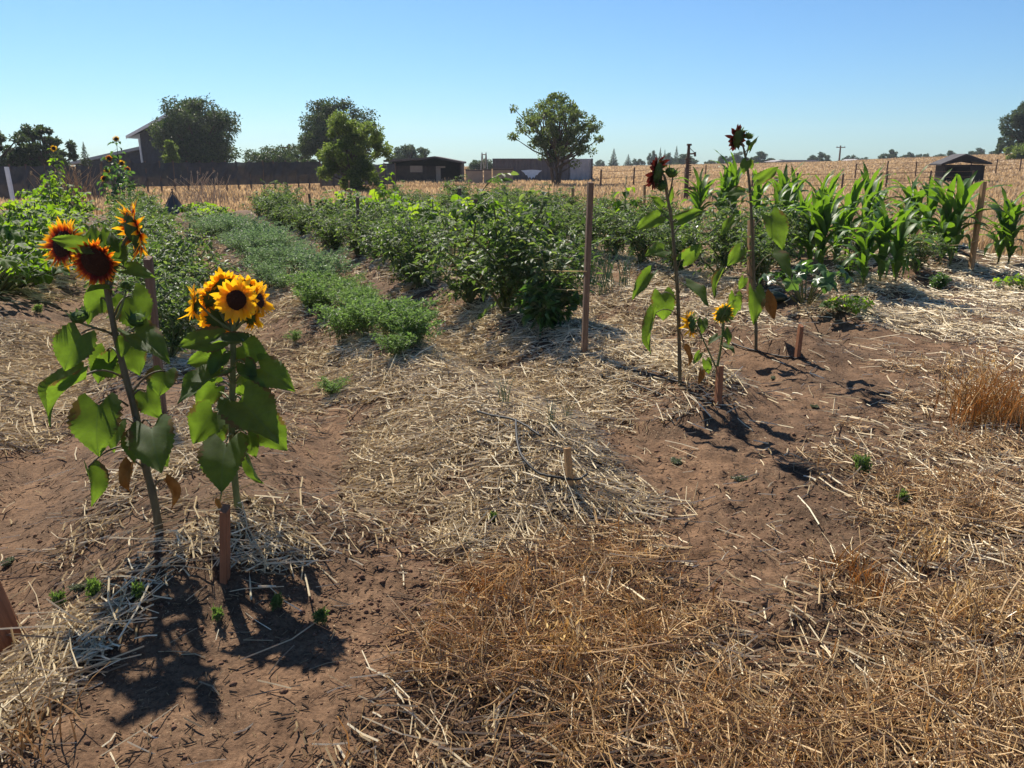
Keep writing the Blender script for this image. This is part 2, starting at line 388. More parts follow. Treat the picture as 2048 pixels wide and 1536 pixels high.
# ---------------------------------------------------------------- ground: one sheet, polar grid about the garden's near end
def build_ground():
    ang = np.concatenate([np.linspace(-48, 48, 760), np.linspace(48, 312, 90)[1:-1]]) * math.pi / 180
    rad = np.concatenate([[.35, .7], np.geomspace(1.0, 30, 560), np.geomspace(30, 640, 110)[1:]])
    A, Rr = np.meshgrid(ang, rad)
    x = Rr * np.sin(A); y = Rr * np.cos(A); z = ground_z(x, y)
    na, nr = len(ang), len(rad)
    v = np.stack([x, y, z], -1).reshape(-1, 3)
    i = np.arange(nr - 1)[:, None] * na; j = np.arange(na)[None, :]; j2 = (j + 1) % na
    f = np.stack([i + j, i + na + j, i + na + j2, i + j2], -1).reshape(-1, 4)[:, ::-1]
    b = MB(); b.add(v, f)
    c = len(v); b.add([(0, 0, gz(0, 0))]); b.f3.append(np.array([(k, (k + 1) % na, c) for k in range(na)])[:, ::-1]); b.m3.append(np.zeros(na))
    o = b.build("ground", M['soil'], smooth=True)
    X, Y = v[:, 0], v[:, 1]
    s, t = st(X, Y)
    edge = (fbm(X * .5, Y * .5, 61) - .5) * 3
    fld = np.maximum(sstep(25.5, 28, Y + edge), sstep(13.6, 15.5, t + edge * .3))
    fld = np.maximum(fld, sstep(-6.4, -8, t + edge * .3))
    fld = np.maximum(fld, sstep(1, -3, Y))
    a = o.data.attributes.new("field", 'FLOAT', 'POINT')
    a.data.foreach_set("value", np.append(fld, .5).astype(np.float32))
    tag(o, kind='structure')
build_ground()

# ---------------------------------------------------------------- straw, stubble and field grass (stuff)
rng = np.random.default_rng(7)
def ribbons(mb, cx, cy, L, yaw, pitch, width, curve, lift, nseg=2, closed=True, follow=1.0, z0=None):
    """thin stalks, vectorised: three-sided closed stalks or flat blades"""
    n = len(cx); k = nseg + 1
    u = np.linspace(-.5, .5, k)[None, :]
    along = u * L[:, None]
    side = curve[:, None] * L[:, None] * (u * u * 4 - .33)
    dx, dy = np.cos(yaw)[:, None], np.sin(yaw)[:, None]
    cp = np.cos(pitch)[:, None]; sp = np.sin(pitch)[:, None]
    x = cx[:, None] + dx * along * cp - dy * side; y = cy[:, None] + dy * along * cp + dx * side
    zz = ground_z(x, y)
    zc = zz.mean(1, keepdims=True) * (1 - follow) + zz * follow
    z = zc + lift[:, None] + (u + .5) * L[:, None] * sp
    # section axes
    sx, sy = -dy, dx
    w = width[:, None] * np.where(closed, 1.0, 1 - ((u + .5) ** 2) * .85) * np.ones_like(u)
    if closed:
        verts = np.stack([np.stack([x + sx * w, y + sy * w, z - .35 * w], -1), np.stack([x - sx * w, y - sy * w, z - .35 * w], -1), np.stack([x, y, z + .9 * w], -1)], 2)
        m = 3; pairs = [(0, 1), (1, 2), (2, 0)]
    else:
        verts = np.stack([np.stack([x + sx * w, y + sy * w, z], -1), np.stack([x - sx * w, y - sy * w, z], -1)], 2)
        m = 2; pairs = [(0, 1)]
    base = (np.arange(n) * k * m)[:, None, None]
    fs = []
    for q in range(nseg):
        for a, b in pairs:
            fs.append(np.stack([base[:, 0, 0] + q * m + a, base[:, 0, 0] + q * m + b, base[:, 0, 0] + (q + 1) * m + b, base[:, 0, 0] + (q + 1) * m + a], -1))
    mb.add(verts.reshape(-1, 3), np.concatenate(fs))

def poly_in(px, py, poly):
    inside = np.zeros(px.shape, bool); n = len(poly); j = n - 1
    for i in range(n):
        xi, yi = poly[i]; xj, yj = poly[j]
        c = ((yi > py) != (yj > py)) & (px < (xj - xi) * (py - yi) / (yj - yi + 1e-9) + xi)
        inside ^= c; j = i
    return inside
# (x, y, radius along x, radius along y, weight) of straw heaps and bare patches, in ground metres
def gpatch(px, py, rx, ry, w):
    c = at(px, py); a = at(min(px + rx, 2200), py); b = at(px, py - ry); d = at(px, py + ry)
    return (c.x, c.y, abs(a.x - c.x) + .05, abs(b.y - d.y) / 2 + .05, w)
PATCH = [gpatch(*a) for a in [
    (40, 790, 150, 150, 3.5), (70, 715, 160, 60, 2.2), (230, 690, 90, 60, 1.0), (900, 800, 170, 60, 1.5), (1010, 940, 220, 80, 1.4), (1000, 1040, 260, 60, 1.2), (1340, 770, 110, 45, 1.4),
    (1200, 690, 140, 40, 1.2), (1900, 610, 200, 35, .55), (700, 790, 90, 110, .9), (540, 1080, 160, 90, 1.4), (300, 1110, 200, 80, .55),
    (80, 1340, 150, 90, 1.0), (1100, 640, 120, 30, 1.0), (1350, 545, 100, 25, 1.3), (1000, 570, 60, 20, 1.0), (1700, 610, 120, 25, .6), (1480, 1010, 120, 50, .4), (1980, 560, 120, 30, .6),
    (620, 930, 70, 170, -1.3), (640, 1200, 300, 100, -1.2), (560, 1380, 300, 110, -1.5), (860, 1180, 150, 50, -.6), (1430, 905, 190, 80, -1.5),
    (1570, 1120, 190, 80, -1.7), (1640, 660, 150, 40, -.7), (80, 630, 110, 60, -1.3), (130, 920, 110, 130, -.9), (1780, 720, 240, 60, -.55), (1850, 860, 260, 90, -.4), (1560, 800, 120, 50, -.8), (1250, 900, 60, 40, -.5)]]
STUB = [(640, 1536), (760, 1440), (850, 1250), (960, 1120), (1130, 1090), (1280, 1110), (1370, 1230), (1560, 1270), (1720, 1180), (1800, 1080), (1700, 1000), (1620, 940), (1650, 890),
        (1780, 850), (1800, 770), (1900, 720), (2400, 640), (2400, 1800), (640, 1800)]
def straw_density(x, y):
    s, t = st(x, y)
    g = garden_mask(x, y)
    ph = (t - ROW_0) / ROW_P * 2 * np.pi
    d = .16 + .40 * (.5 + .5 * np.cos(ph)) * g
    for (a, b, rx, ry, w) in PATCH: d = d + w * np.exp(-((x - a) / rx) ** 2 - ((y - b) / ry) ** 2)
    d = d * (.16 + 1.55 * sstep(.36, .62, fbm(x * 2.1, y * 2.1, 88)))
    return np.clip(d, .015, 1.15)
def in_stubble(x, y):
    px, py = to_px(x, y, 0)
    j = (fbm(x * 3, y * 3, 12) - .5) * 240 + rng.normal(0, 45, len(px)); j2 = (fbm(x * 3, y * 3, 14) - .5) * 130 + rng.normal(0, 24, len(px))
    return poly_in(px + j, np.minimum(py + j2, 1790), STUB)

def scatter_straw():
    N = 1300000
    r = 1.15 * (26 / 1.15) ** (rng.random(N) ** .72)      # denser towards the camera
    a = (rng.random(N) - .5) * R(86)
    x = r * np.sin(a); y = r * np.cos(a)
    dens = straw_density(x, y)
    stub = in_stubble(x, y)
    dens = np.where(stub, dens * .3 + .15, dens) * (1 - sstep(22, 26, y))
    # real density target (per m2) against the sampling density
    pdf_r = 1 / (.72 * np.log(26 / 1.15)) * (np.log(r / 1.15) / np.log(26 / 1.15) + 1e-6) ** (1 / .72 - 1) / r
    samp = N * pdf_r / (R(86) * r)
    want = np.where(r < 4.5, 3600, 3600 * (4.5 / r) ** 1.0) * dens; print('want', want.mean(), (want / samp).max())
    keep = rng.random(N) < np.clip(want / samp, 0, 1)
    x, y, r = x[keep], y[keep], r[keep]; n = len(x)
    L = np.clip(rng.lognormal(math.log(.095), .55, n), .025, .36) * (1 + .02 * r)
    wd = rng.uniform(.0012, .0036, n) * (1 + .10 * np.maximum(r - 3, 0))
    mb = MB()
    ribbons(mb, x, y, L, rng.uniform(0, 2 * np.pi, n), rng.normal(0, .13, n), wd, rng.normal(0, .055, n), rng.uniform(.003, .03, n), 2, True, .45)
    o = mb.build("straw_mulch", M['straw']); tag(o, "pale loose straw mulch scattered over the garden beds and paths", "straw", kind='stuff')
    print("straw", n)
    # small broken chaff between the stalks
    N = 240000
    r = 1.1 * (11 / 1.1) ** (rng.random(N) ** .75); a = (rng.random(N) - .5) * R(84)
    x = r * np.sin(a); y = r * np.cos(a)
    d = straw_density(x, y) + .10 + .35 * in_stubble(x, y)
    k = rng.random(N) < d * .62
    x, y, r = x[k], y[k], r[k]; n = len(x)
    mb = MB()
    ribbons(mb, x, y, rng.uniform(.008, .035, n) * (1 + .05 * r), rng.uniform(0, 6.3, n), rng.normal(0, .2, n), rng.uniform(.0009, .0022, n) * (1 + .05 * r), rng.normal(0, .1, n), rng.uniform(.001, .008, n), 1, True, .8)
    o = mb.build("straw_chaff", M['mulch']); tag(o, "short brown chaff lying on the soil", "chaff", kind='stuff')

def scatter_stubble():
    N = 150000
    r = 1.1 * (13 / 1.1) ** (rng.random(N) ** .8); a = (rng.random(N) - .32) * R(72)
    x = r * np.sin(a); y = r * np.cos(a)
    k = in_stubble(x, y) & (rng.random(N) < .03 + .72 * sstep(.40, .62, fbm(x * 2.9, y * 2.9, 55)))
    x, y, r = x[k], y[k], r[k]; n = len(x)
    mb = MB()
    L = np.clip(rng.lognormal(math.log(.12), .5, n), .03, .42)
    pt = np.abs(rng.normal(0, .22, n)); up = rng.random(n) < .10 + .30 * sstep(.56, .66, fbm(x * 3.4, y * 3.4, 131))
    pt = np.where(up, rng.uniform(.5, 1.35, n), pt); L = np.where(up, np.clip(L, .05, .18), L)
    ribbons(mb, x, y, L, rng.uniform(0, 6.3, n), pt, rng.uniform(.0009, .0022, n) * (1 + .05 * r), rng.normal(0, .22, n), rng.uniform(.001, .03, n), 3, True, .7)
    o = mb.build("dry_stubble", M['dry_grass']); tag(o, "matted orange brown dry stubble in the near corner", "dry grass", kind='stuff')
    print("stubble", n)
    qx, qy = to_px(x, y); k = rng.random(n) < np.where((qx > 1480) & (qy < 1160), 1.0, .5)
    mb = MB(); x2 = x[k] + rng.normal(0, .03, k.sum()); y2 = y[k] + rng.normal(0, .03, k.sum()); m = len(x2)
    ribbons(mb, x2, y2, rng.uniform(.04, .22, m), rng.uniform(0, 6.3, m), rng.normal(0, .12, m), rng.uniform(.001, .0024, m), rng.normal(0, .2, m), rng.uniform(.0, .012, m), 2, True, .8)
    o = mb.build("dead_thatch", M['mulch']); tag(o, "dark brown dead thatch under the stubble", "thatch", kind='stuff')

def blades(mb, x, y, H, wd, lean, seed=0, face=None):
    """upright tapering grass blades"""
    n = len(x); az = rng.uniform(0, 6.3, n); z = ground_z(x, y, False) - .03
    lx = np.cos(az) * lean * H; ly = np.sin(az) * lean * H
    fx, fy = np.cos(az + 1.57 + rng.normal(0, .5, n)), np.sin(az + 1.57 + rng.normal(0, .5, n))
    v = np.stack([np.stack([x - fx * wd, y - fy * wd, z], -1), np.stack([x + fx * wd, y + fy * wd, z], -1),
                  np.stack([x + lx * .35 + fx * wd * .75, y + ly * .35 + fy * wd * .75, z + H * .6], -1), np.stack([x + lx * .35 - fx * wd * .75, y + ly * .35 - fy * wd * .75, z + H * .6], -1),
                  np.stack([x + lx, y + ly, z + H], -1)], 1).reshape(-1, 3)
    b = np.arange(n)[:, None] * 5
    mb.add(v, b + np.array([[0, 1, 2, 3]]), b + np.array([[3, 2, 4]]))

def field_density(x, y):
    s, t = st(x, y); e = (fbm(x * .5, y * .5, 61) - .5) * 3
    return np.maximum.reduce([sstep(26, 27.5, y + e), sstep(14, 15.2, t + e * .3), sstep(-6.6, -7.6, t + e * .3) * sstep(13, 16, y)])
def field_grass():
    mb = MB()
    N = 380000
    r = 9 * (190 / 9) ** (rng.random(N) ** .95); a = (rng.random(N) - .5) * R(84)
    x = r * np.sin(a); y = r * np.cos(a)
    k = rng.random(N) < field_density(x, y)
    x, y, r = x[k], y[k], r[k]; n = len(x)
    patch = fbm(x * .15, y * .15, 77)
    H = rng.uniform(.22, .55, n) * (.55 + .9 * patch) * np.where(r < 22, 1.0, 1.0)
    H = H * np.interp(r, [20, 45, 90], [.75, .7, .45]); blades(mb, x, y, H, .0016 * r ** .85 * rng.uniform(.6, 1.3, n), rng.uniform(.1, .6, n))
    o = mb.build("dry_field_grass", M['field_grass']); tag(o, "tall straw coloured dry grass covering the field behind the garden", "dry grass", kind='stuff')
    print("field", n)
def soil_clods():
    base = np.array([(1, 0, 0), (-1, 0, 0), (0, 1, 0), (0, -1, 0), (0, 0, .8), (0, 0, -.8)])
    fs = np.array([(0, 2, 4), (2, 1, 4), (1, 3, 4), (3, 0, 4), (2, 0, 5), (1, 2, 5), (3, 1, 5), (0, 3, 5)])
    N = 60000
    r = 1.2 * (14 / 1.2) ** (rng.random(N) ** .8); a = (rng.random(N) - .5) * R(84)
    x = r * np.sin(a); y = r * np.cos(a)
    k = rng.random(N) < .15 + .85 * sstep(.45, .62, fbm(x * 1.4, y * 1.4, 99))
    x, y = x[k], y[k]; n = len(x)
    sz = np.clip(rng.lognormal(math.log(.0042), .55, n), .002, .018)
    v = base[None] * sz[:, None, None] * rng.uniform(.6, 1.35, (n, 6, 3))
    th = rng.uniform(0, 6.3, n); c, s_ = np.cos(th)[:, None], np.sin(th)[:, None]
    v = np.stack([v[..., 0] * c - v[..., 1] * s_ + x[:, None], v[..., 0] * s_ + v[..., 1] * c + y[:, None], v[..., 2] + (ground_z(x, y) + sz * .1)[:, None]], -1)
    mb = MB(); mb.add(v.reshape(-1, 3), None, (np.arange(n)[:, None, None] * 6 + fs[None]).reshape(-1, 3))
    o = mb.build("soil_crumbs", M['clod'], smooth=True); tag(o, "crumbs and clods of red brown soil", "soil clods", kind='stuff')
scatter_straw(); scatter_stubble(); field_grass(); soil_clods()

# ---------------------------------------------------------------- leaves for bushes
def leaflets(mb, p, d, nrm, L, W, fold=.25, droop=.25, mat=0):
    """folded oval leaflets, vectorised: p, d, nrm (n,3); L, W (n,)"""
    p = np.asarray(p, float); d = np.asarray(d, float); nrm = np.asarray(nrm, float); n = len(p)
    if n == 0: return
    d = d / (np.linalg.norm(d, axis=1, keepdims=True) + 1e-9)
    sd = np.cross(d, nrm); sd /= (np.linalg.norm(sd, axis=1, keepdims=True) + 1e-9)
    nn = np.cross(sd, d)
    L = np.asarray(L)[:, None]; W = np.asarray(W)[:, None]
    def pt(a, b, c): return p + d * L * a + sd * W * b + nn * (W * c * fold * 2 - L * droop * a * a)
    vs = [pt(0, 0, 0), pt(.35, .5, .5), pt(.35, 0, 0), pt(.35, -.5, .5), pt(.75, .33, .33), pt(.75, 0, 0), pt(.75, -.33, .33), pt(1, 0, 0)]
    v = np.stack(vs, 1).reshape(-1, 3); b = np.arange(n)[:, None] * 8
    f4 = np.concatenate([b + np.array([[1, 4, 5, 2]]), b + np.array([[2, 5, 6, 3]])])
    f3 = np.concatenate([b + np.array([[0, 1, 2]]), b + np.array([[0, 2, 3]]), b + np.array([[4, 7, 5]]), b + np.array([[5, 7, 6]])])
    mb.add(v, f4, f3, None, mat)
def unit(v):
    v = np.asarray(v, float); return v / (np.linalg.norm(v, axis=-1, keepdims=True) + 1e-9)

def bush_meshes(seed, H, Rw, nstem, nleaf, lsize, comp=7, droopy=.3, lean=(0, 0), bare=.15, mat='tomato'):
    """stems + compound leaves; returns (stems object, foliage object) unlinked"""
    r = np.random.default_rng(seed); st_ = MB(); fo = MB()
    for i in range(nstem):
        az = r.uniform(0, 6.3); reach = Rw * r.uniform(.25, 1.0); h = H * r.uniform(.6, 1.05) * (1 - .25 * reach / Rw)
        k = 9; us = np.linspace(0, 1, k)
        side = r.normal(0, .06 * H, (k, 2)) * us[:, None]
        pts = np.stack([np.cos(az) * reach * us ** 1.2 + lean[0] * us + side[:, 0], np.sin(az) * reach * us ** 1.2 + lean[1] * us + side[:, 1], h * (us - .12 * us ** 3)], -1)
        st_.tube(pts, np.linspace(.011, .003, k) * (H / .9) ** .5, 5)
        m = max(4, nleaf // nstem)
        for q in range(m):
            u = bare + (1 - bare) * r.random() ** .8
            base = np.array([np.interp(u, us, pts[:, c]) for c in range(3)])
            a2 = r.uniform(0, 6.3); tilt = r.normal(.25, .45)
            d = unit([math.cos(a2) * math.cos(tilt), math.sin(a2) * math.cos(tilt), math.sin(tilt)])
            LL = lsize * r.uniform(2.0, 3.6) if comp > 1 else lsize * r.uniform(.5, 1.2)
            # rachis with leaflets on both sides and a tip leaflet
            ws = np.linspace(.35, 1, (comp + 1) // 2) if comp > 1 else np.array([1.0])
            up = np.array([0, 0, 1.0]); sd = unit(np.cross(d, up) + 1e-4)
            pp = []; dd = []; ss = []
            for w in ws:
                c = base + d * LL * w - up * LL * .28 * w * w
                if comp == 1 or w == ws[-1]: pp.append(c); dd.append(d - up * droopy); ss.append(1.15)
                else:
                    for sg in (1, -1): pp.append(c); dd.append(sd * sg + d * .5 - up * droopy * r.uniform(.3, 1.6)); ss.append(r.uniform(.7, 1.05))
            tip = base + d * LL * .98 - up * LL * .27
            st_.tube([base, base + d * LL * .5 - up * LL * .07, tip], [.0032, .0025, .0015], 3, cap=False)
            nn = len(pp); ss = np.array(ss) * lsize * r.uniform(.8, 1.2)
            nr = np.array([[0, 0, 1.0]]) + r.normal(0, .45, (nn, 3))
            leaflets(fo, np.array(pp), np.array(dd) + r.normal(0, .15, (nn, 3)), nr, ss, ss * r.uniform(.42, .62, nn), r.uniform(.1, .5), r.uniform(.1, .45))
    return st_.build("stems", M['plantstem'], link=False, smooth=True), fo.build("foliage", M[mat], link=False)

def proto(name, pair):
    """an unlinked thing with its two parts, used only as the source of copies"""
    return (name, pair)
def place_plant(pro, loc, rz, sc, label, cat, group=None, szz=1.0, tilt=(0, 0)):
    name, pair = pro
    t = thing(name, label, cat, loc, rz, group); t.scale = (sc, sc, sc * szz); t.rotation_euler = (tilt[0], tilt[1], rz)
    for p in pair:
        c = p.copy(); C.objects.link(c); c.parent = t
    return t

def squash_pair(seed, nleaf, H, size, spread, lobed=.28, mat='squash'):
    r = np.random.default_rng(seed); st_ = MB(); fo = MB()
    for i in range(nleaf):
        az = r.uniform(0, 6.3); rr = spread * math.sqrt(r.random()); h = H * r.uniform(.55, 1.05) * (1 - .35 * (rr / spread) ** 2)
        b = np.array([math.cos(az) * rr * .25, math.sin(az) * rr * .25, .02]); c = np.array([math.cos(az) * rr, math.sin(az) * rr, h])
        st_.tube([b, (b + c) / 2 + np.array([0, 0, h * .12]), c], [.008, .007, .005], 5)
        # palmate blade: fan with lobes, tilted outwards
        out = np.array([math.cos(az), math.sin(az), 0]); tl = r.normal(.45, .35)
        nrm = unit(out * math.sin(tl) + np.array([0, 0, math.cos(tl)]) + r.normal(0, .15, 3))
        d = unit(np.cross(np.cross(nrm, out + r.normal(0, .3, 3)), nrm)); sd = np.cross(nrm, d)
        S = size * r.uniform(.6, 1.15); na = 22; vs = [c]; 
        ths = np.linspace(-math.pi * .93, math.pi * .93, na)
        ph = r.uniform(0, 6)
        for ring in (.5, 1.0):
            for th in ths:
                lob = 1 - lobed * (.5 - .5 * math.cos(th * 5.4 + math.pi)) * ring - (.12 * abs(th / math.pi) ** 3)
                rad = S * .5 * ring * lob * (1 + .06 * math.sin(th * 17 + ph)); zz = S * (.10 * ring ** 2 * math.cos(th * 5.4) - .16 * ring ** 2 * (.4 + .6 * r.random() * .5) + .05 * math.sin(th * 3 + ph))
                vs.append(c + d * rad * (math.cos(th) + .12) + sd * rad * math.sin(th) + nrm * zz)
        f3 = [(0, 1 + k, 2 + k) for k in range(na - 1)]
        f4 = [(1 + k, 1 + na + k, 2 + na + k, 2 + k) for k in range(na - 1)]
        fo.add(vs, f4, f3)
    return st_.build("stems", M['plantstem'], link=False, smooth=True), fo.build("foliage", M[mat], link=False, smooth=True)

def fern_pair(seed, nfrond, H, spread, mat):
    r = np.random.default_rng(seed); st_ = MB(); fo = MB()
    for i in range(nfrond):
        az = r.uniform(0, 6.3); L = H * r.uniform(.65, 1.25); rr = spread * r.uniform(.2, 1.0)
        us = np.linspace(0, 1, 6)
        pts = np.stack([np.cos(az) * rr * us ** 1.3, np.sin(az) * rr * us ** 1.3, L * (us - .33 * us ** 2.5)], -1) + np.array([r.normal(0, .03), r.normal(0, .03), 0])
        st_.tube(pts, np.linspace(.0028, .001, 6), 3, cap=False)
        n = 46
        u = r.uniform(.3, 1.0, n); c = np.stack([np.interp(u, us, pts[:, k]) for k in range(3)], -1)
        a2 = r.uniform(0, 6.3, n); w = (1.12 - u) * H * .34
        d = np.stack([np.cos(a2), np.sin(a2), r.normal(.15, .5, n)], -1)
        c = c + unit(d) * (w * r.random(n) * .6)[:, None]
        leaflets(fo, c, d, r.normal(0, 1, (n, 3)), np.full(n, .034) * r.uniform(.6, 1.4, n), np.full(n, .011) * r.uniform(.6, 1.4, n), .3, .2)
    return st_.build("stems", M['plantstem'], link=False), fo.build("foliage", M[mat], link=False)

# ---------------------------------------------------------------- crops in the rows
TOM = [proto("tomato_plant", bush_meshes(100 + i, H=[.95, 1.05, .85, 1.0][i], Rw=[.50, .58, .52, .6][i], nstem=14, nleaf=260, lsize=.047, comp=7)) for i in range(4)]
PEP = [proto("pepper_plant", bush_meshes(200 + i, H=.62, Rw=.36, nstem=11, nleaf=420, lsize=.085, comp=1, bare=.2, mat='pepper')) for i in range(3)]
SQU = [proto("squash_plant", squash_pair(300 + i, 44, .66, .20, .60)) for i in range(3)]
LOW = [proto("cucumber_plant", squash_pair(330 + i, 46, .34, .17, .60, .15)) for i in range(2)]
CAR = [proto("carrot_plant", fern_pair(400 + i, 34, .40, .28, 'carrot')) for i in range(3)]
BLU = [proto("fennel_plant", fern_pair(430 + i, 36, .46, .36, 'bluegreen')) for i in range(3)]
rnd = random.Random(11)
def row_xy(s, t):
    x, y = xy(s, t); return Vector((x, y, gz(x, y) - .01))

# the tomato row with the tall stakes
firsts = {0: "dark leafy tomato bush closest to the tall wooden stake, its lower leaves hanging over straw",
          1: "broad leaning tomato bush just behind the one at the tall stake",
          2: "third tomato bush from the tall stake, just before the straw gap", 3: "smaller tomato bush with bare lower stems past the straw gap in the staked row",
          4: "tomato bush with bare lower stems standing before the second stake of the staked row"}
g = "tomato plants in the staked row"
row35 = [(6.65, 3.40, 1.38), (7.35, 3.34, 1.55), (8.2, 3.3, 1.25), (9.6, 3.20, 1.15), (10.3, 3.28, 1.18)] + [(11.0 + .62 * i, 3.4 + rnd.uniform(-.2, .2), rnd.uniform(.72, 1.12)) for i in range(21)]
for i, (s, t, sc) in enumerate(row35):
    place_plant(TOM[i % 4], row_xy(s, t), rnd.uniform(0, 6.3), sc, firsts.get(i, "grey green tomato plant crowded in the staked row beyond the second stake"), "tomato plant", g, rnd.uniform(.85, 1.2))
place_plant(PEP[0], row_xy(6.35, 3.30), .4, .95, "small glossy dark bush at the foot of the tall stake under the tomato leaves", "bush", "dark bushes by the tall stake")
# row with the sunflowers: tomatoes behind them
for i in range(22):
    s = 6.3 + i * .72
    place_plant(TOM[(i + 1) % 4], row_xy(s, .25 + rnd.uniform(-.1, .1)), rnd.uniform(0, 6.3), (.75 if i == 0 else rnd.uniform(.92, 1.15)),
                "green tomato bush directly behind the yellow sunflower bouquet" if i == 0 else "green tomato bush in the row that runs back behind the sunflowers", "tomato plant", "tomato plants behind the sunflowers")
# carrot row
n0 = 0
s = 5.75
while s < 9.6:
    for t in (1.75, 2.05):
        lab = "feathery carrot plant at the near end of the carrot row" if s < 5.8 else "feathery bright green carrot plant inside the carrot row"
        place_plant(CAR[n0 % 3], row_xy(s + rnd.uniform(-.16, .16), t + rnd.uniform(-.16, .16)), rnd.uniform(0, 6.3), rnd.uniform(.55, 1.12), lab, "carrot plant", "carrot plants in the row")
        n0 += 1
    s += .36
while s < 19:
    for t in (1.66, 2.1):
        place_plant(BLU[n0 % 3], row_xy(s + rnd.uniform(-.2, .2), t + rnd.uniform(-.2, .2)), rnd.uniform(0, 6.3), rnd.uniform(.65, 1.3), "grey green feathery plant in the low row beyond the carrots", "fennel plant", "grey green feathery plants in the row")
        n0 += 1
    s += .60
for i in range(7):
    place_plant(LOW[i % 2], row_xy(19.3 + i * .9, 1.95 + rnd.uniform(-.2, .2)), rnd.uniform(0, 6.3), rnd.uniform(.9, 1.2), "bright green vine plant at the far end of the carrot row", "vine plant", "vines at the end of the carrot row")
for i, (px, py, sc, lab) in enumerate([(665, 795, .48, "single small carrot tuft on the bed shoulder beside the dirt path"), (590, 690, .36, "tiny carrot seedling on the straw bed shoulder near the yellow sunflowers"),
                                       (620, 620, .42, "small carrot tuft at the edge of the feathery row")]):
    place_plant(CAR[i % 3], at(px, py), i * 1.3, sc, lab, "carrot plant")
# left rows: low cucumbers and squash
for i in range(26):
    s = 10.0 + i * .6
    place_plant((LOW if i % 3 else SQU)[i % 2], row_xy(s, -1.5 + rnd.uniform(-.35, .35)), rnd.uniform(0, 6.3), rnd.uniform(1.05, 1.4), "low leafy bright green plant spreading over the bed left of the dirt path", "squash plant", "low leafy plants left of the path")
for i in range(10):
    place_plant(LOW[i % 2], row_xy(14.5 + i * 1.0, -3.0 + rnd.uniform(-.25, .25)), rnd.uniform(0, 6.3), rnd.uniform(.85, 1.1), "low green plant along the dry grass edge on the left", "squash plant", "low plants at the left dry grass edge")
# squash row behind the staked tomatoes
for i in range(11):
    place_plant(SQU[i % 3], row_xy(11.0 + i * .95, 5.05 + rnd.uniform(-.2, .2)), rnd.uniform(0, 6.3), rnd.uniform(1.15, 1.35), "squash plant with broad yellow green leaves glowing behind the staked tomatoes", "squash plant", "squash plants behind the tomatoes")
# further rows of tomatoes
for i in range(18):
    place_plant(TOM[i % 4], row_xy(7.6 + i * .82, 6.75 + rnd.uniform(-.2, .2)), rnd.uniform(0, 6.3), rnd.uniform(.9, 1.15), "dense tomato bush in the row behind the onions", "tomato plant", "tomato plants behind the onions")
for i in range(20):
    place_plant((PEP if i % 2 else TOM)[i % 3], row_xy(9.0 + i * .75, 8.35 + rnd.uniform(-.25, .25)), rnd.uniform(0, 6.3), rnd.uniform(.95, 1.25), "leafy green crop plant in the middle rows near the dry field", "crop plant", "crop plants in the far middle rows")
for i in range(12):
    place_plant(TOM[i % 4], row_xy(13.5 + i * .9, 10.0 + rnd.uniform(-.25, .25)), rnd.uniform(0, 6.3), rnd.uniform(.9, 1.1), "grey tomato bush at the far edge of the garden", "tomato plant", "tomato plants at the far garden edge")
# large leaved dark plant with a fruit between the tall sunflower and the corn
zl = at(1610, 608)
place_plant(proto("zucchini_plant", squash_pair(350, 18, .50, .24, .55, .35, 'pepper')), zl, 0.3, .95, "zucchini plant with dark leaves sprawling beside the tallest sunflower", "zucchini plant")
fr = MB(); q = at(1548, 606)
ks = np.linspace(0, 1, 9)
fr.tube([(q.x - .10 + .22 * k, q.y - .05 * k, q.z + .06) for k in ks], [.02 + .042 * math.sin(math.pi * min(1, k * .9 + .08)) ** .6 for k in ks], 10)
M['zucchini'] = plain_mat("zucchini_skin", (.006, .012, .006), (.02, .035, .015), 20, .3, .5, bump=0)
o = fr.build("zucchini", M['zucchini'], smooth=True); tag(o, "dark ripe zucchini lying on the straw under its plant", "zucchini")
place_plant(LOW[0], at(1690, 625), .7, .5, "small dark seedling with wilted leaves right of the zucchini plant", "seedling")
place_plant(PEP[1], at(1875, 580), .7, .45, "small round green plant alone on the straw in front of the corn", "seedling")
place_plant(LOW[1], at(2050, 580), 1.7, .6, "leafy plant cut by the right edge on pale straw", "seedling")
# grey tomato bushes between the corn rows
for i, (px, py, sc) in enumerate([(1830, 545, .8), (1720, 520, .7), (1690, 560, .5), (1780, 500, .8), (1560, 480, .8), (1480, 520, .7)]):
    place_plant(TOM[i % 4], at(px, py), rnd.uniform(0, 6.3), sc, ["grey green tomato bush between two corn plants near the leaning stake", "grey green bush in the corn patch behind the nearest corn plant", "small bush at the foot of the nearest corn plant",
                "tomato bush deep in the corn patch near the back row", "tomato bush in front of the far corn and right of the tallest sunflower", "low tomato bush left of the tallest sunflower"][i], "tomato plant")

# onions
def onion(seed):
    r = np.random.default_rng(seed); mb = MB()
    for i in range(16):
        az = r.uniform(0, 6.3); L = r.uniform(.22, .42); b = r.normal(0, .035, 2); w = r.uniform(.0025, .0045)
        us = np.linspace(0, 1, 5)
        mb.tube([(b[0] + math.cos(az) * L * .35 * u * u, b[1] + math.sin(az) * L * .35 * u * u, L * u) for u in us], [w, w, w * .9, w * .6, w * .15], 4, cap=False)
    return mb.build("onion_plant", M['onion'], link=False, smooth=True)
ONI = [onion(5), onion(6)]
for i in range(12):
    o = ONI[i % 2].copy(); C.objects.link(o); o.location = row_xy(8.1 + (i // 2) * .42 + rnd.uniform(-.08, .08), 4.95 + .28 * (i % 2) + rnd.uniform(-.06, .06)); o.rotation_euler[2] = rnd.uniform(0, 6)
    o.scale = (1.2,) * 3; tag(o, "thin green onion clump behind the tall wooden stake", "onion", "onion clumps in the bed")

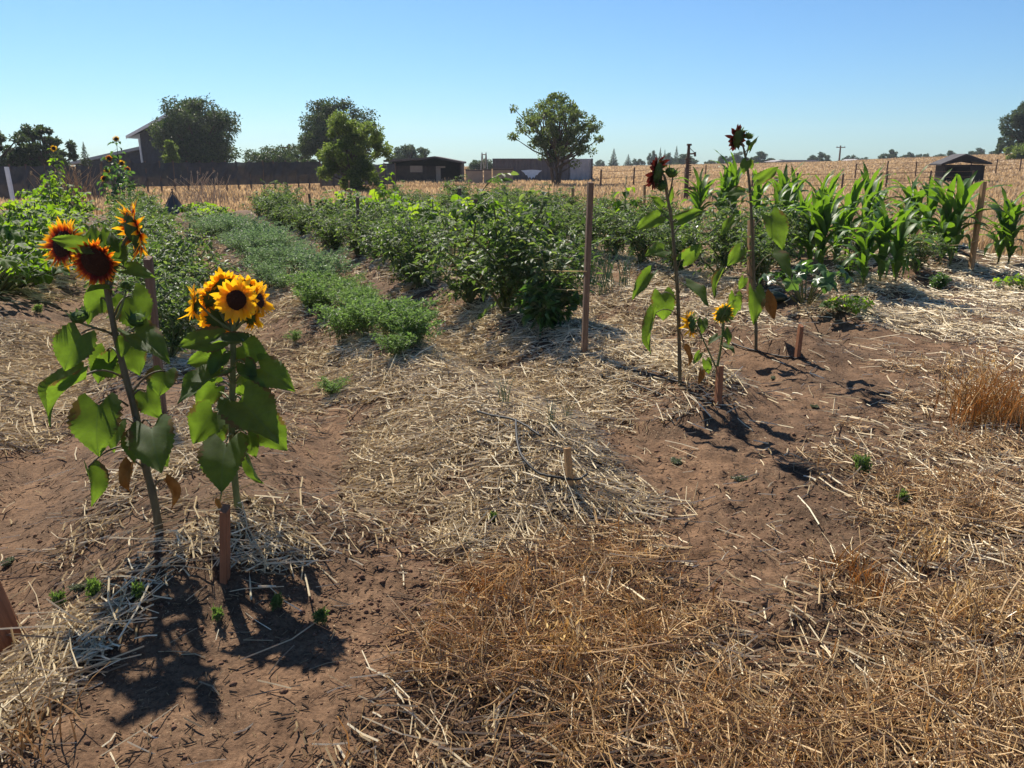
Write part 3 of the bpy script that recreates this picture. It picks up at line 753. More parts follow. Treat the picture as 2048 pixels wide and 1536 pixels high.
# corn
def corn_leaf(seed):
    r = np.random.default_rng(seed); mb = MB(); n = 11
    L = .78; us = np.linspace(0, 1, n); el0 = R(r.uniform(66, 80)); bend = R([40, 75, 105, 125, 150, 175][seed])
    x = z = 0; vs = []; uvs = []
    tw = r.normal(0, .5)
    for i, u in enumerate(us):
        el = el0 - bend * u ** 1.5
        if i: x += math.cos(el) * L / (n - 1); z += math.sin(el) * L / (n - 1)
        w = .050 * (min(1, .45 + u * 3) * (1 - u ** 2.2) + .02)
        nx, nz = -math.sin(el), math.cos(el); wav = .012 * math.sin(u * 16 + seed)
        for s_ in (-1, 0, 1):
            vs.append((x + nx * (.35 * w * abs(s_) + wav * s_), s_ * w + tw * .03 * u, z + nz * (.35 * w * abs(s_) + wav * s_))); uvs.append((.5 + .5 * s_, u))
    f = []
    for i in range(n - 1):
        for k in range(2): f.append((i * 3 + k, i * 3 + k + 1, i * 3 + 4 + k, i * 3 + 3 + k))
    mb.add(vs, f, None, uvs)
    return mb.build("leaf", M['corn'], link=False, smooth=True)
CL = [corn_leaf(i) for i in range(6)]
def corn_stalk():
    mb = MB(); mb.tube([(0, 0, -.03), (.005, 0, .3), (-.004, .005, .6), (0, 0, .85)], [.018, .016, .012, .006], 7)
    return mb.build("stalk", M['plantstem'], link=False, smooth=True)
CS = corn_stalk()
def corn(px, py, H, label, seed):
    r = random.Random(seed); loc = at(px, py)
    t = thing("corn_plant", label, "corn plant", loc, 0, "corn plants in the patch")
    k = H / 1.2; c = CS.copy(); C.objects.link(c); c.parent = t; c.scale = (k, k, k)
    a0 = r.uniform(0, 3.14)
    for i in range(18):
        u = i / 17
        c = CL[min(5, max(0, int(5.4 - 5.0 * u + r.uniform(-1.2, 1.2))))].copy(); C.objects.link(c); c.parent = t
        c.location = (0, 0, k * (.10 + .72 * u)); c.rotation_euler = (r.uniform(-.15, .15), -r.uniform(-.05, .3) * u, a0 + math.pi * (i % 2) + r.uniform(-1.3, 1.3))
        sz = k * (.66 + .55 * math.sin(math.pi * min(1, .15 + .75 * u))) * r.uniform(.85, 1.1); c.scale = (sz, sz * 1.25, sz)
CORN = [(1725, 575, .80, "shorter corn plant touching the nearest clump's left side"), (1790, 566, .85, "shorter corn plant touching the nearest clump's right side"), (1618, 540, .95, "corn plant at the left side of the clump behind the zucchini"), (1668, 536, .9, "corn plant at the right side of the clump behind the zucchini"),
        (1880, 530, 1.15, "corn plant sharing the clump left of the leaning tan stake"), (2016, 530, .95, "shorter corn plant in the clump right of the leaning tan stake"), (1824, 494, 1.15, "back row corn plant just under the animal shelter"), (1745, 486, 1.1, "back row corn plant right of the one in the middle of the patch"), (1632, 480, 1.1, "back row corn plant left of the two upright tips"), (1560, 476, 1.2, "back row corn plant touching the tan stake behind the tallest sunflower"), (1440, 464, 1.2, "corn plant left in the clump between the dark red sunflowers"),
        (1758, 572, .98, "nearest corn plant, a full clump with drooping leaves on the straw edge"), (1640, 545, 1.02, "corn clump left of the nearest corn plant, behind the zucchini"),
        (1600, 520, 1.0, "corn plant squeezed behind the tallest sunflower's right side"), (1545, 505, 1.0, "corn plant directly behind the tallest sunflower's stem"),
        (1900, 532, 1.28, "tall corn plant just left of the leaning tan stake"), (1996, 528, 1.08, "corn plant right of the leaning tan stake, last on that side"),
        (1808, 496, 1.25, "corn plant in the back row below the dark animal shelter's left side"), (1725, 488, 1.2, "back row corn plant in the middle of the corn patch"),
        (1650, 480, 1.22, "back row corn plant with two upright tips above the zucchini"), (1580, 474, 1.3, "back row corn plant right of the tallest sunflower"),
        (1462, 462, 1.42, "tall corn plant between the two dark red sunflowers"), (1395, 470, 1.25, "corn plant right behind the left dark red sunflower"),
        (1850, 505, 1.1, "corn plant half hidden behind grey bush left of the tall stake corn"), (1690, 510, 1.05, "corn plant between the nearest clump and the back row"), (1510, 478, 1.2, "corn plant behind the tallest sunflower's left leaves")]
for i, (px, py, H, lab) in enumerate(CORN): corn(px, py, H, lab, 40 + i)

# ---------------------------------------------------------------- sunflowers
def big_leaf(base, tip, nrm, wr=.85, fold=.18, bend=.12, parent=None, mat='sunleaf', seed=0, curl=0.0):
    """heart shaped toothed leaf from its petiole end to its tip; nrm points out of its upper side"""
    base, tip = Vector(base), Vector(tip); ax = tip - base; L = ax.length; d = ax.normalized()
    n = Vector(nrm); n = (n - d * n.dot(d)).normalized(); s = d.cross(n)
    r = random.Random(seed); nv, nu = 25, 9
    prof_v = [0, .05, .12, .22, .32, .45, .6, .75, .88, .96, 1]; prof_w = [.50, .74, .90, .99, 1.0, .93, .76, .51, .25, .09, 0]
    vs = []; uvs = []; ph = r.uniform(0, 6); ph2 = r.uniform(0, 6); asym = r.uniform(-.05, .05)
    for i in range(nv):
        v = i / (nv - 1); w = np.interp(v, prof_v, prof_w) * wr * L * .5
        for k in range(nu):
            a = -1 + 2 * k / (nu - 1); e = abs(a)
            tooth = (1 + .055 * (1 if i % 2 else -1) * (e > .95) * (0 < i < nv - 1))
            lat = a * w * tooth * (1 - fold * .25 * e)
            back = -.20 * L * (e ** 1.3) * max(0, 1 - v * 2.2) ** 1.5 + .05 * L * max(0, 1 - e * 2.5) * (v < .01)
            al = v * L + back + asym * L * a * v * (1 - v)
            h = bend * L * (4 * v * (1 - v)) * .8 - bend * L * .25 + fold * e * w + curl * L * v ** 2
            h += .022 * L * math.sin(v * 13 + ph + 2 * a) * e + .015 * L * math.sin(a * 6 + ph2 + v * 5) - .03 * L * e ** 3 * math.cos(v * 9 + ph2)
            vs.append(base + d * al + s * lat + n * h); uvs.append((.5 + a * w / (wr * L), v))
    f = [(i * nu + k, i * nu + k + 1, (i + 1) * nu + k + 1, (i + 1) * nu + k) for i in range(nv - 1) for k in range(nu - 1)]
    mb = MB(); mb.add([tuple(q) for q in vs], f, None, uvs)
    return mb.build("leaf", M[mat], parent, True)

def head(c, nrm, Rr, rd, pmat, parent, npet=26, layers=2, cone=.0, seed=0, pw=.30, ragged=.12, back=True):
    """flower head: disc with a petal ring and a green sepal cup as its sub-parts; nrm is the way it faces"""
    c = Vector(c); n = Vector(nrm).normalized(); a = n.cross(Vector((0, .2, 1))).normalized(); b = n.cross(a)
    r = random.Random(seed)
    mb = MB(); vs = [c + n * rd * .32]; uvs = [(.5, 0)]; rings = 5; na = 22
    for q in range(1, rings + 1):
        u = q / rings
        for k in range(na):
            th = 2 * math.pi * (k + .5 * (q % 2)) / na
            vs.append(c + (a * math.cos(th) + b * math.sin(th)) * rd * u + n * rd * (.34 - .30 * u * u + r.uniform(-.05, .05))); uvs.append((.5, u))
    f3 = [(0, 1 + k, 1 + (k + 1) % na) for k in range(na)]; f4 = []
    for q in range(rings - 1):
        for k in range(na): f4.append((1 + q * na + k, 1 + (q + 1) * na + k, 1 + (q + 1) * na + (k + 1) % na, 1 + q * na + (k + 1) % na))
    mb.add([tuple(v) for v in vs], f4, f3, uvs)
    disc = mb.build("flower_head", M['disc'], parent, True)
    pb = MB()
    for ly in range(layers):
        for k in range(npet):
            th = 2 * math.pi * (k + .5 * ly + r.uniform(-.25, .25)) / npet
            rdv = a * math.cos(th) + b * math.sin(th); sd = n.cross(rdv)
            L = (Rr - rd) * (1 - r.uniform(0, ragged * 2.2) - .08 * ly); W = (Rr - rd) * pw * r.uniform(.8, 1.2); ti = cone + r.normalvariate(0, .22) - .12 * ly; tw = r.normalvariate(0, .35)
            vs = []; uvs = []; curl = r.normalvariate(.05, .34)
            for i, u in enumerate((0, .25, .5, .78, 1.0)):
                w = W * (.45, .9, 1.0, .68, .04)[i] * .5
                p = c + rdv * (rd * .88 + L * u * math.cos(ti)) + n * (L * u * math.sin(ti) + L * curl * u * u - .03 * rd * ly)
                ca, sa = math.cos(tw * u), math.sin(tw * u)
                for s_ in (-1, 0, 1):
                    vs.append(p + (sd * ca + n * sa) * w * s_ + n * (.22 * w * abs(s_))); uvs.append((.5 + .5 * s_, u))
            f = [(i * 3 + q, i * 3 + q + 1, i * 3 + 4 + q, i * 3 + 3 + q) for i in range(4) for q in range(2)]
            pb.add([tuple(v) for v in vs], f, None, uvs)
    o = pb.build("petal_ring", M[pmat], disc, True)
    sb = MB(); ns = 18; vs = []; f = []
    bc = c - n * rd * .55
    for q, (rr, hh) in enumerate(((.12, -.1), (.6, .08), (.98, .42), (1.0, .56))):
        for k in range(16):
            th = 2 * math.pi * k / 16; vs.append(bc + (a * math.cos(th) + b * math.sin(th)) * rd * rr + n * rd * hh)
    for q in range(3):
        for k in range(16): f.append((q * 16 + k, q * 16 + (k + 1) % 16, (q + 1) * 16 + (k + 1) % 16, (q + 1) * 16 + k))
    sb.add([tuple(v) for v in vs], f)
    for k in range(ns):
        th = 2 * math.pi * (k + r.uniform(-.3, .3)) / ns; rdv = a * math.cos(th) + b * math.sin(th); sd = n.cross(rdv)
        L = rd * r.uniform(.7, 1.15); w = rd * .26; p0 = bc + rdv * rd * .75 + n * rd * .15; o2 = r.uniform(-.5, .25)
        vs = [p0 + sd * w, p0 - sd * w, p0 + rdv * L * .5 + n * rd * .2 + sd * w * .8, p0 + rdv * L * .5 + n * rd * .2 - sd * w * .8, p0 + rdv * L + n * L * o2]
        sb.add([tuple(v) for v in vs], [(0, 1, 3, 2)], [(2, 3, 4)])
    sb.build("sepal_cup", M['sepal'], disc)
    return disc
def bud(c, nrm, rd, parent, seed=0):
    c = Vector(c); n = Vector(nrm).normalized(); a = n.cross(Vector((.1, .3, 1))).normalized(); b = n.cross(a); r = random.Random(seed)
    sb = MB(); vs = []; f = []
    prof = ((.15, -.75), (.75, -.4), (.95, .05), (.7, .45), (.15, .65))
    for rr, hh in prof:
        for k in range(12):
            th = 2 * math.pi * k / 12; vs.append(c + (a * math.cos(th) + b * math.sin(th)) * rd * rr + n * rd * hh)
    for q in range(4):
        for k in range(12): f.append((q * 12 + k, q * 12 + (k + 1) % 12, (q + 1) * 12 + (k + 1) % 12, (q + 1) * 12 + k))
    sb.add([tuple(v) for v in vs], f)
    for k in range(22):
        th = 2 * math.pi * (k + r.uniform(-.3, .3)) / 11; rdv = a * math.cos(th) + b * math.sin(th); sd = n.cross(rdv); h0 = -.35 if k < 11 else .15
        p0 = c + rdv * rd * .85 + n * rd * h0; w = rd * .24; L = rd * r.uniform(.6, 1.0); e = rdv * r.uniform(.2, .6) + n * .8
        sb.add([tuple(v) for v in (p0 + sd * w, p0 - sd * w, p0 + e * L)], None, [(0, 1, 2)])
    return sb.build("flower_bud", M['sepal'], parent)
def petiole(pts, rad, parent, mat='redstem', name="leaf_stalk"):
    pts = [Vector(p) for p in pts]
    if len(pts) == 3:
        a, b, c = pts; pts = [a * (1 - t) ** 2 + b * 2 * t * (1 - t) + c * t * t for t in np.linspace(0, 1, 8)]
    mb = MB(); mb.tube(pts, np.linspace(rad, rad * .7, len(pts)), 6); return mb.build(name, M[mat], parent, True)

HANG = (0, -1, .12); DARK = (.05, -.72, .70); FLAT = (0, -.25, 1); SIDE = (-.8, -.35, .3); SIDER = (.8, -.35, .3)

def sunflower_plant(name, label, group, Y, base_px, stem_px, stem_r, leaves, mat='redstem'):
    base = at(*base_px); Y = base.y if Y is None else Y
    t = thing("sunflower", label, "sunflower", base, 0, group)
    inv = Matrix.Translation(-base)
    pts = [base + Vector((0, 0, -.03))] + [P(px, py, Y + (q[0] if q else 0)) for px, py, *q in stem_px]
    n = 24; pp = []
    for i in range(n):                                        # smooth stem
        u = i / (n - 1) * (len(pts) - 1); k = min(int(u), len(pts) - 2); f = u - k
        p0, p1, p2, p3 = pts[max(k - 1, 0)], pts[k], pts[k + 1], pts[min(k + 2, len(pts) - 1)]
        pp.append(.5 * ((2 * p1) + (p2 - p0) * f + (2 * p0 - 5 * p1 + 4 * p2 - p3) * f * f + (3 * p1 - p0 - 3 * p2 + p3) * f ** 3))
    mb = MB(); rr = np.linspace(stem_r, stem_r * .62, n) * (1 + .08 * np.sin(np.arange(n) * 2.1)); mb.tube(pp, rr, 9)
    objs = [mb.build("stem", M[mat], None, True)]
    for i, lf in enumerate(leaves):
        st_px, b_px, t_px, nrm, wr = lf[:5]; wr *= .82 if stem_r in (.0135, .0145) else 1.0; kw = lf[5] if len(lf) > 5 else {}
        dy = kw.get('dy', 0.0); dt = kw.get('dt', dy)
        b = P(b_px[0], b_px[1], Y + dy); e = P(t_px[0], t_px[1], Y + dt)
        if st_px is not None:
            s0 = P(st_px[0], st_px[1], Y)
            mid = (s0 + b) / 2 + Vector((0, 0, .25 * (b - s0).length + .02))
            objs.append(petiole([s0, mid, b], kw.get('pr', stem_r * .28), None, mat))
        objs.append(big_leaf(b, e, nrm, wr, kw.get('fold', .22), kw.get('bend', .10), None, kw.get('mat', 'sunleaf'), i * 7 + int(base.x * 10), kw.get('curl', 0)))
    return t, objs, base, Y
def finish(t, objs, base):
    for o in objs:
        o.parent = t; o.matrix_parent_inverse = Matrix.Translation(-base)

# A: the tall bicoloured one at the left
LEA = [
    ((228, 672), (163, 667), (128, 742), HANG, 1.05, dict(dy=-.08, dt=-.10)),
    ((249, 758), (168, 752), (95, 852), (-.75, -.6, .25), .85, dict(dy=-.10, dt=-.16, fold=.7, bend=.2)),
    ((256, 812), (197, 806), (196, 913), (.1, -1, .1), 1.02, dict(dy=-.10, dt=-.13)),
    ((275, 895), (176, 935), (184, 1014), SIDER, .7, dict(dy=-.12, dt=-.14, fold=.9, bend=.15)),
    ((283, 850), (302, 852), (322, 946), DARK, .85, dict(dy=-.08, dt=-.20)),
    ((268, 835), (275, 868), (268, 925), DARK, .9, dict(dy=-.05, dt=-.12)),
    ((244, 700), (268, 664), (340, 726), (.25, -.62, .72), .62, dict(dy=-.05, dt=-.14, fold=.45)),
    ((262, 790), (330, 742), (318, 792), HANG, 1.3, dict(dy=.05, dt=.02)),
    ((248, 735), (236, 724), (180, 742), (.1, -1, .2), 1.05, dict(dy=.07, dt=.05)),
    ((240, 702), (262, 690), (280, 752), (.2, -1, .2), .9, dict(dy=.10, dt=.08)),
    ((226, 640), (262, 592), (300, 668), HANG, 1.0, dict(dy=.08, dt=.05)),
    ((222, 585), (222, 578), (170, 584), FLAT, .75, dict(dy=-.05, dt=-.12, fold=.35)),
    ((224, 590), (214, 590), (168, 622), HANG, 1.2, dict(dy=.04, dt=.02)),
    ((215, 545), (252, 538), (312, 556), (.0, -.75, .65), .48, dict(dy=-.02, dt=-.06, fold=.3)),
    ((210, 545), (178, 494), (100, 476), (0, -.96, .3), .48, dict(dy=-.09, dt=-.11, fold=.1)),
    ((212, 545), (196, 520), (186, 448), DARK, .62, dict(dy=.02, dt=.05, fold=.3)),
    ((213, 545), (222, 516), (208, 452), DARK, .66, dict(dy=.02, dt=.04, fold=.3)),
    ((215, 545), (236, 520), (222, 462), (.5, -.6, .5), .6, dict(dy=-.02, dt=.02)),
    ((262, 800), (290, 782), (322, 838), HANG, .9, dict(dy=.06, dt=.04)), ((240, 715), (214, 702), (196, 768), (.1, -1, .2), .85, dict(dy=.08, dt=.06)),
    ((270, 850), (238, 846), (226, 905), (-.2, -.9, .3), .8, dict(dy=.05, dt=.02)), ((234, 690), (252, 676), (244, 716), HANG, .8, dict(dy=-.06, dt=-.08)),
    ((285, 900), (312, 890), (336, 934), (.3, -.9, .2), .8, dict(dy=.06, dt=.04)), ((218, 610), (196, 604), (174, 650), (-.2, -.9, .3), .8, dict(dy=.06, dt=.05)),
    ((296, 950), (262, 925), (258, 985), HANG, .6, dict(mat='deadleaf', fold=1.0, bend=.25, dy=-.04)),
    ((305, 985), (330, 960), (345, 1020), SIDER, .5, dict(mat='deadleaf', fold=1.0, bend=.25, dy=-.02)),
]
LEAN[:] = [1062, .22]
t, objs, base, Y = sunflower_plant("sunflower", "tall sunflower with three orange and maroon flower heads on a leaning stem", None, None, (320, 1062),
    [(306, 990), (292, 937), (273, 837), (248, 741), (229, 660), (212, 570), (205, 545)], .0165, LEA)
YA = Y
objs.append(petiole([P(208, 556, Y), P(203, 535, Y - .01), P(196, 525, Y - .03)], .010, None, 'redstem', 'flower_stalk'))
objs.append(head(P(191, 524, Y - .06), (-.10, -.90, -.22), .108, .056, 'petal_redbrown', None, 32, 3, .30, 1, .20))
objs.append(petiole([P(212, 560, Y), P(160, 545, Y + .04), P(128, 497, Y + .06)], .008, None, 'redstem', 'flower_stalk'))
objs.append(head(P(126, 488, Y + .02), (-.35, -.88, .28), .118, .052, 'petal_bicolour', None, 32, 2, .05, 2, .20))
objs.append(petiole([P(218, 585, Y), P(240, 480, Y + .02), P(262, 468, Y)], .008, None, 'redstem', 'flower_stalk'))
objs.append(head(P(270, 461, Y), (.74, .62, .14), .142, .058, 'petal_bicolour', None, 30, 2, -.12, 3, .20, .15))
for (px, py, rd, fx, fy, dy) in [(159, 633, .036, 228, 668, -.05), (275, 640, .036, 238, 672, -.03), (252, 570, .022, 232, 640, .02), (240, 505, .030, 216, 560, .05)]:
    objs.append(petiole([P(fx, fy, Y), P((fx + px) / 2 + 3, (fy + py) / 2 + 8, Y + dy / 2), P(px, py + 12, Y + dy)], .006, None, 'sunstem', 'flower_stalk'))
    objs.append(bud(P(px, py, Y + dy), (-.1 if px < 200 else .2, -.3, .9), rd, None, px))
finish(t, objs, base)

# B: the yellow bouquet
LEB = [
    ((466, 690), (440, 678), (354, 692), (0, -.85, .5), .72, dict(dy=-.04, dt=-.10)),
    ((466, 700), (482, 690), (538, 716), (.1, -1, .15), 1.0, dict(dy=.02, dt=0)),
    ((465, 690), (488, 683), (415, 686), FLAT, .9, dict(dy=-.10, dt=-.14, fold=.3)),
    ((468, 770), (517, 734), (590, 782), (.3, -.85, .45), .72, dict(dy=-.04, dt=-.10)),
    ((466, 745), (442, 748), (404, 738), (0, -1, .1), 1.1, dict(dy=.06, dt=.05)),
    ((466, 775), (442, 742), (354, 806), (-.1, -.5, .8), .62, dict(dy=-.08, dt=-.24, fold=.35)),
    ((466, 850), (428, 822), (386, 888), (-.1, -1, .2), 1.05, dict(dy=-.06, dt=-.09)),
    ((468, 800), (482, 792), (526, 780), (.1, -1, .1), .95, dict(dy=.04, dt=.03)),
    ((468, 810), (482, 800), (556, 884), DARK, .75, dict(dy=-.08, dt=-.26, fold=.3)),
    ((470, 860), (524, 834), (574, 902), HANG, .95, dict(dy=.05, dt=.02)),
    ((470, 880), (452, 884), (442, 984), DARK, .96, dict(dy=-.14, dt=-.24)),
    ((474, 900), (499, 916), (526, 968), SIDE, .75, dict(dy=-.02, dt=-.05, fold=.6)),
    ((466, 720), (442, 716), (372, 726), (.1, -.9, .4), .8, dict(dy=.10, dt=.08)),
    ((468, 830), (500, 836), (520, 870), HANG, .9, dict(dy=.10, dt=.08)),
    ((466, 810), (430, 790), (376, 776), (0, -.9, .4), .7, dict(dy=.10, dt=.10)),
    ((466, 760), (492, 752), (530, 800), HANG, .85, dict(dy=.07, dt=.05)), ((466, 780), (432, 772), (392, 818), HANG, .85, dict(dy=.07, dt=.05)),
    ((466, 735), (488, 726), (512, 764), (.1, -.8, .4), .85, dict(dy=-.05, dt=-.09)), ((468, 850), (446, 842), (428, 896), (-.1, -.9, .3), .85, dict(dy=.05, dt=.03)),
    ((467, 715), (446, 708), (420, 752), DARK, .8, dict(dy=-.06, dt=-.12)), ((470, 870), (494, 868), (512, 916), (.2, -.9, .3), .8, dict(dy=-.04, dt=-.06)),
    ((472, 930), (440, 1000), (452, 1030), SIDE, .6, dict(mat='deadleaf', fold=1., dy=-.05)),
]
LEAN[:] = [1020, .18]
t, objs, base, Y = sunflower_plant("sunflower", "sunflower crowned by a tight bouquet of bright yellow flowers with dark centres", None, None, (482, 1020),
    [(474, 1000), (464, 873), (466, 737), (466, 668), (468, 650)], .0155, LEB, 'sunstem')
hd = [(473, 600, -.05, (-.02, -1, .02), .103, .041, 4), (388, 607, -.02, (-.92, -.30, .15), .085, .032, 5), (446, 572, .07, (-.55, .70, .5), .085, .034, 6), (519, 600, .02, (.93, -.12, .2), .086, .034, 7),
      (500, 628, .05, (.55, .75, .05), .085, .034, 8), (424, 598, .06, (-.7, .6, .25), .08, .032, 9), (436, 640, .06, (-.35, .85, -.15), .09, .034, 10), (497, 577, .08, (.3, .85, .45), .075, .03, 12)]
for px, py, dy, nrm, Rr, rd, sd in hd:
    nn = Vector(nrm).normalized(); c = P(px, py, Y + dy)
    objs.append(petiole([P(467, 662, Y), P((467 + px) / 2, max(py + 22, 640), Y + dy / 2), c - nn * rd * .6], .0065, None, 'sunstem', 'flower_stalk'))
    objs.append(head(c, nrm, Rr, rd, 'petal_yellow', None, 17, 2, .10 if sd != 4 else .04, sd, .42, .10))
finish(t, objs, base)

LEAN[:] = [0.0, 0.0]
# C: left one of the two dark red ones
LEC = [
    ((1345, 450), (1320, 433), (1270, 460), (-.2, -.9, .3), .75, {}), ((1346, 445), (1354, 441), (1412, 421), (.1, -.8, .5), .55, dict(dy=.02)),
    ((1353, 545), (1366, 520), (1404, 488), (.2, -.95, .2), .9, dict(dy=-.05)), ((1355, 568), (1302, 546), (1264, 600), (-.5, -.85, .2), .62, dict(dy=-.05, dt=-.1, fold=.5)),
    ((1350, 525), (1328, 500), (1290, 512), DARK, .9, dict(dy=-.05, dt=-.15)), ((1352, 600), (1324, 586), (1327, 642), HANG, 1.15, dict(dy=.05, dt=.04, bend=.25)),
    ((1357, 590), (1372, 568), (1418, 612), (.1, -.35, .9), .7, dict(dy=-.06, dt=-.2, fold=.4)), ((1356, 632), (1311, 626), (1299, 708), SIDE, .62, dict(dy=-.08, dt=-.12, fold=.7)),
    ((1343, 440), (1336, 408), (1346, 372), (.3, -.8, .2), .45, dict(dy=.02)), ((1340, 420), (1325, 415), (1300, 392), DARK, .9, dict(dy=.05, dt=.05)),
    ((1358, 660), (1368, 696), (1376, 735), SIDER, .5, dict(mat='deadleaf', fold=1.2, bend=.2)),
    ((1348, 470), (1366, 452), (1396, 436), FLAT, .8, dict(dy=.05, dt=.0))]
t, objs, base, Y = sunflower_plant("sunflower", "slender sunflower with a dark red head, lower of the two dark red ones", "tall dark red sunflowers", None, (1360, 771),
    [(1359, 720), (1356, 600), (1350, 520), (1343, 440), (1336, 400), (1331, 372)], .0135, LEC)
objs.append(petiole([P(1334, 380, Y), P(1332, 350, Y), P(1322, 345, Y)], .009, None, 'redstem', 'flower_stalk'))
objs.append(head(P(1313, 346, Y), (-.88, .46, .14), .128, .056, 'petal_dark', None, 18, 2, -.10, 21, .50))
objs.append(petiole([P(1337, 395, Y), P(1344, 370, Y), P(1346, 350, Y)], .006, None, 'redstem', 'flower_stalk'))
objs.append(bud(P(1343, 345, Y + .01), (.3, -.2, .9), .042, None, 3))
objs.append(bud(P(1324, 372, Y - .03), (-.6, -.2, .6), .035, None, 4))
finish(t, objs, base)

# D: the tallest one
LED = [
    ((1490, 330), (1494, 322), (1486, 348), (-.4, -.9, .2), 1.1, dict(dy=-.05, dt=-.07)), ((1500, 395), (1515, 360), (1559, 333), (.4, -.85, .2), .62, dict(dy=0, dt=.02)),
    ((1502, 405), (1506, 404), (1543, 401), (0, -.1, 1), .7, dict(dy=-.04, dt=-.1, fold=.35)), ((1500, 390), (1490, 385), (1452, 392), (-.1, -.55, .8), .8, dict(dy=-.02, dt=-.12)),
    ((1504, 460), (1540, 432), (1566, 500), DARK, .95, dict(dy=-.04, dt=-.12)), ((1506, 545), (1482, 498), (1454, 532), (-.2, -.95, .2), .9, dict(dy=-.04)),
    ((1508, 545), (1546, 508), (1581, 558), (.2, -.45, .85), .85, dict(dy=-.05, dt=-.22, fold=.4)), ((1510, 600), (1508, 580), (1507, 650), (.1, -.8, .6), .72, dict(dy=-.08, dt=-.18, fold=.5)),
    ((1508, 560), (1445, 542), (1428, 598), SIDE, .5, dict(dy=-.06, dt=-.1, fold=.7)), ((1510, 565), (1488, 556), (1478, 580), HANG, .9, dict(dy=.05)),
    ((1488, 310), (1499, 300), (1517, 272), (-.7, -.6, .1), .42, dict(dy=.02)), ((1490, 320), (1498, 322), (1505, 340), (.2, -.9, .2), .9, {}),
    ((1503, 440), (1470, 438), (1440, 470), (-.3, -.8, .5), .7, dict(dy=.06, dt=.04)), ((1511, 620), (1470, 590), (1462, 640), HANG, .75, dict(dy=.04)),
    ((1511, 610), (1530, 590), (1548, 640), HANG, .7, dict(dy=.08, mat='deadleaf', fold=.8))]
t, objs, base, Y = sunflower_plant("sunflower", "tallest sunflower, its single dark red head above the horizon and facing left", "tall dark red sunflowers", None, (1512, 702),
    [(1512, 660), (1509, 600), (1505, 480), (1500, 380), (1493, 325), (1488, 300)], .0145, LED)
objs.append(petiole([P(1491, 315, Y), P(1488, 292, Y), P(1481, 283, Y)], .009, None, 'redstem', 'flower_stalk'))
objs.append(head(P(1474, 276, Y), (-.66, .70, .24), .120, .056, 'petal_dark', None, 16, 2, -.12, 23, .55))
objs.append(petiole([P(1491, 315, Y), P(1497, 300, Y), P(1498, 280, Y)], .006, None, 'redstem', 'flower_stalk'))
objs.append(bud(P(1498, 272, Y), (.3, -.2, .9), .034, None, 5)); objs.append(bud(P(1497, 286, Y - .01), (.5, -.4, .5), .026, None, 6))
finish(t, objs, base)

# E: the short yellow one by the stub stake
LEE = [((1402, 690), (1405, 640), (1404, 668), DARK, .8, dict(dy=0, dt=-.05)), ((1440, 680), (1436, 672), (1416, 690), FLAT, .6, dict(dt=-.05)), ((1446, 660), (1450, 660), (1458, 690), (.2, -.7, .6), .7, dict(dt=-.04)),
       ((1441, 700), (1446, 690), (1470, 706), (.1, -.3, .9), .6, dict(dt=-.1)), ((1424, 730), (1400, 706), (1386, 728), (-.2, -.9, .4), .6, {}), ((1424, 735), (1412, 720), (1418, 748), HANG, .7, {}),
       ((1426, 745), (1404, 740), (1396, 770), HANG, .5, dict(mat='deadleaf', fold=.8)), ((1442, 640), (1470, 600), (1480, 622), HANG, .8, {})]
t, objs, base, Y = sunflower_plant("sunflower", "short sunflower with two small yellow heads seen from behind, next to the sawn stub stake", None, None, (1434, 782),
    [(1434, 740), (1441, 700), (1446, 660), (1448, 645)], .010, LEE, 'sunstem')
objs.append(petiole([P(1432, 735, Y), P(1412, 690, Y), P(1392, 650, Y)], .006, None, 'sunstem', 'flower_stalk'))
objs.append(head(P(1446, 627, Y + .03), (-.25, .93, .25), .082, .044, 'petal_yellow', None, 22, 2, .05, 31, .30))
objs.append(head(P(1381, 649, Y), (-.82, .42, -.25), .105, .048, 'petal_yellow', None, 22, 2, .15, 32, .30))
finish(t, objs, base)

# distant flowering sunflowers on the left and two young ones without flowers
def far_sunflower(loc, H, spread, nbr, flowers, label, seed, mat='squash'):
    r = np.random.default_rng(seed); t = thing("sunflower", label, "sunflower", loc)
    sb = MB(); fo = MB()
    tips = []
    for i in range(nbr):
        az = r.uniform(0, 6.3); rr = spread * math.sqrt(r.random()); h = H * r.uniform(.55, 1) * (1 - .3 * rr / max(spread, .01)) if i else H
        if i == 0: rr = .02
        pts = [(math.cos(az) * rr * .15, math.sin(az) * rr * .15, 0), (math.cos(az) * rr * .7, math.sin(az) * rr * .7, h * .5), (math.cos(az) * rr, math.sin(az) * rr, h)]
        sb.tube(pts, [.016, .011, .006], 5); tips.append(pts[-1])
        n = int(20 * h / 1.2) + 4
        for q in range(n):
            u = r.uniform(.12, 1.0); c = np.array([np.interp(u, [0, .5, 1], [p[k] for p in pts]) for k in range(3)])
            a2 = r.uniform(0, 6.3); d = np.array([math.cos(a2), math.sin(a2), r.normal(-.1, .3)]); L = r.uniform(.10, .22) * (1.15 - .4 * u)
            b = c + d * .09; sb.tube([c, b], [.004, .003], 3, cap=False)
            leaflets(fo, [b], [d + np.array([0, 0, -.35])], [np.array([0, 0, 1.0]) + r.normal(0, .4, 3)], [L], [L * .78], .3, .25)
    sb.build("stems", M['plantstem'], t, True); fo.build("foliage", M[mat], t)
    for i in range(flowers):
        tp = tips[i % len(tips)]; o = head((tp[0], tp[1], tp[2] + .02), (r.normal(.4, .4), -.9, r.normal(.2, .2)), .10, .045, 'petal_yellow' if i % 2 == 0 else 'petal_bicolour', t, 18, 1, .1, seed + i)
    return t
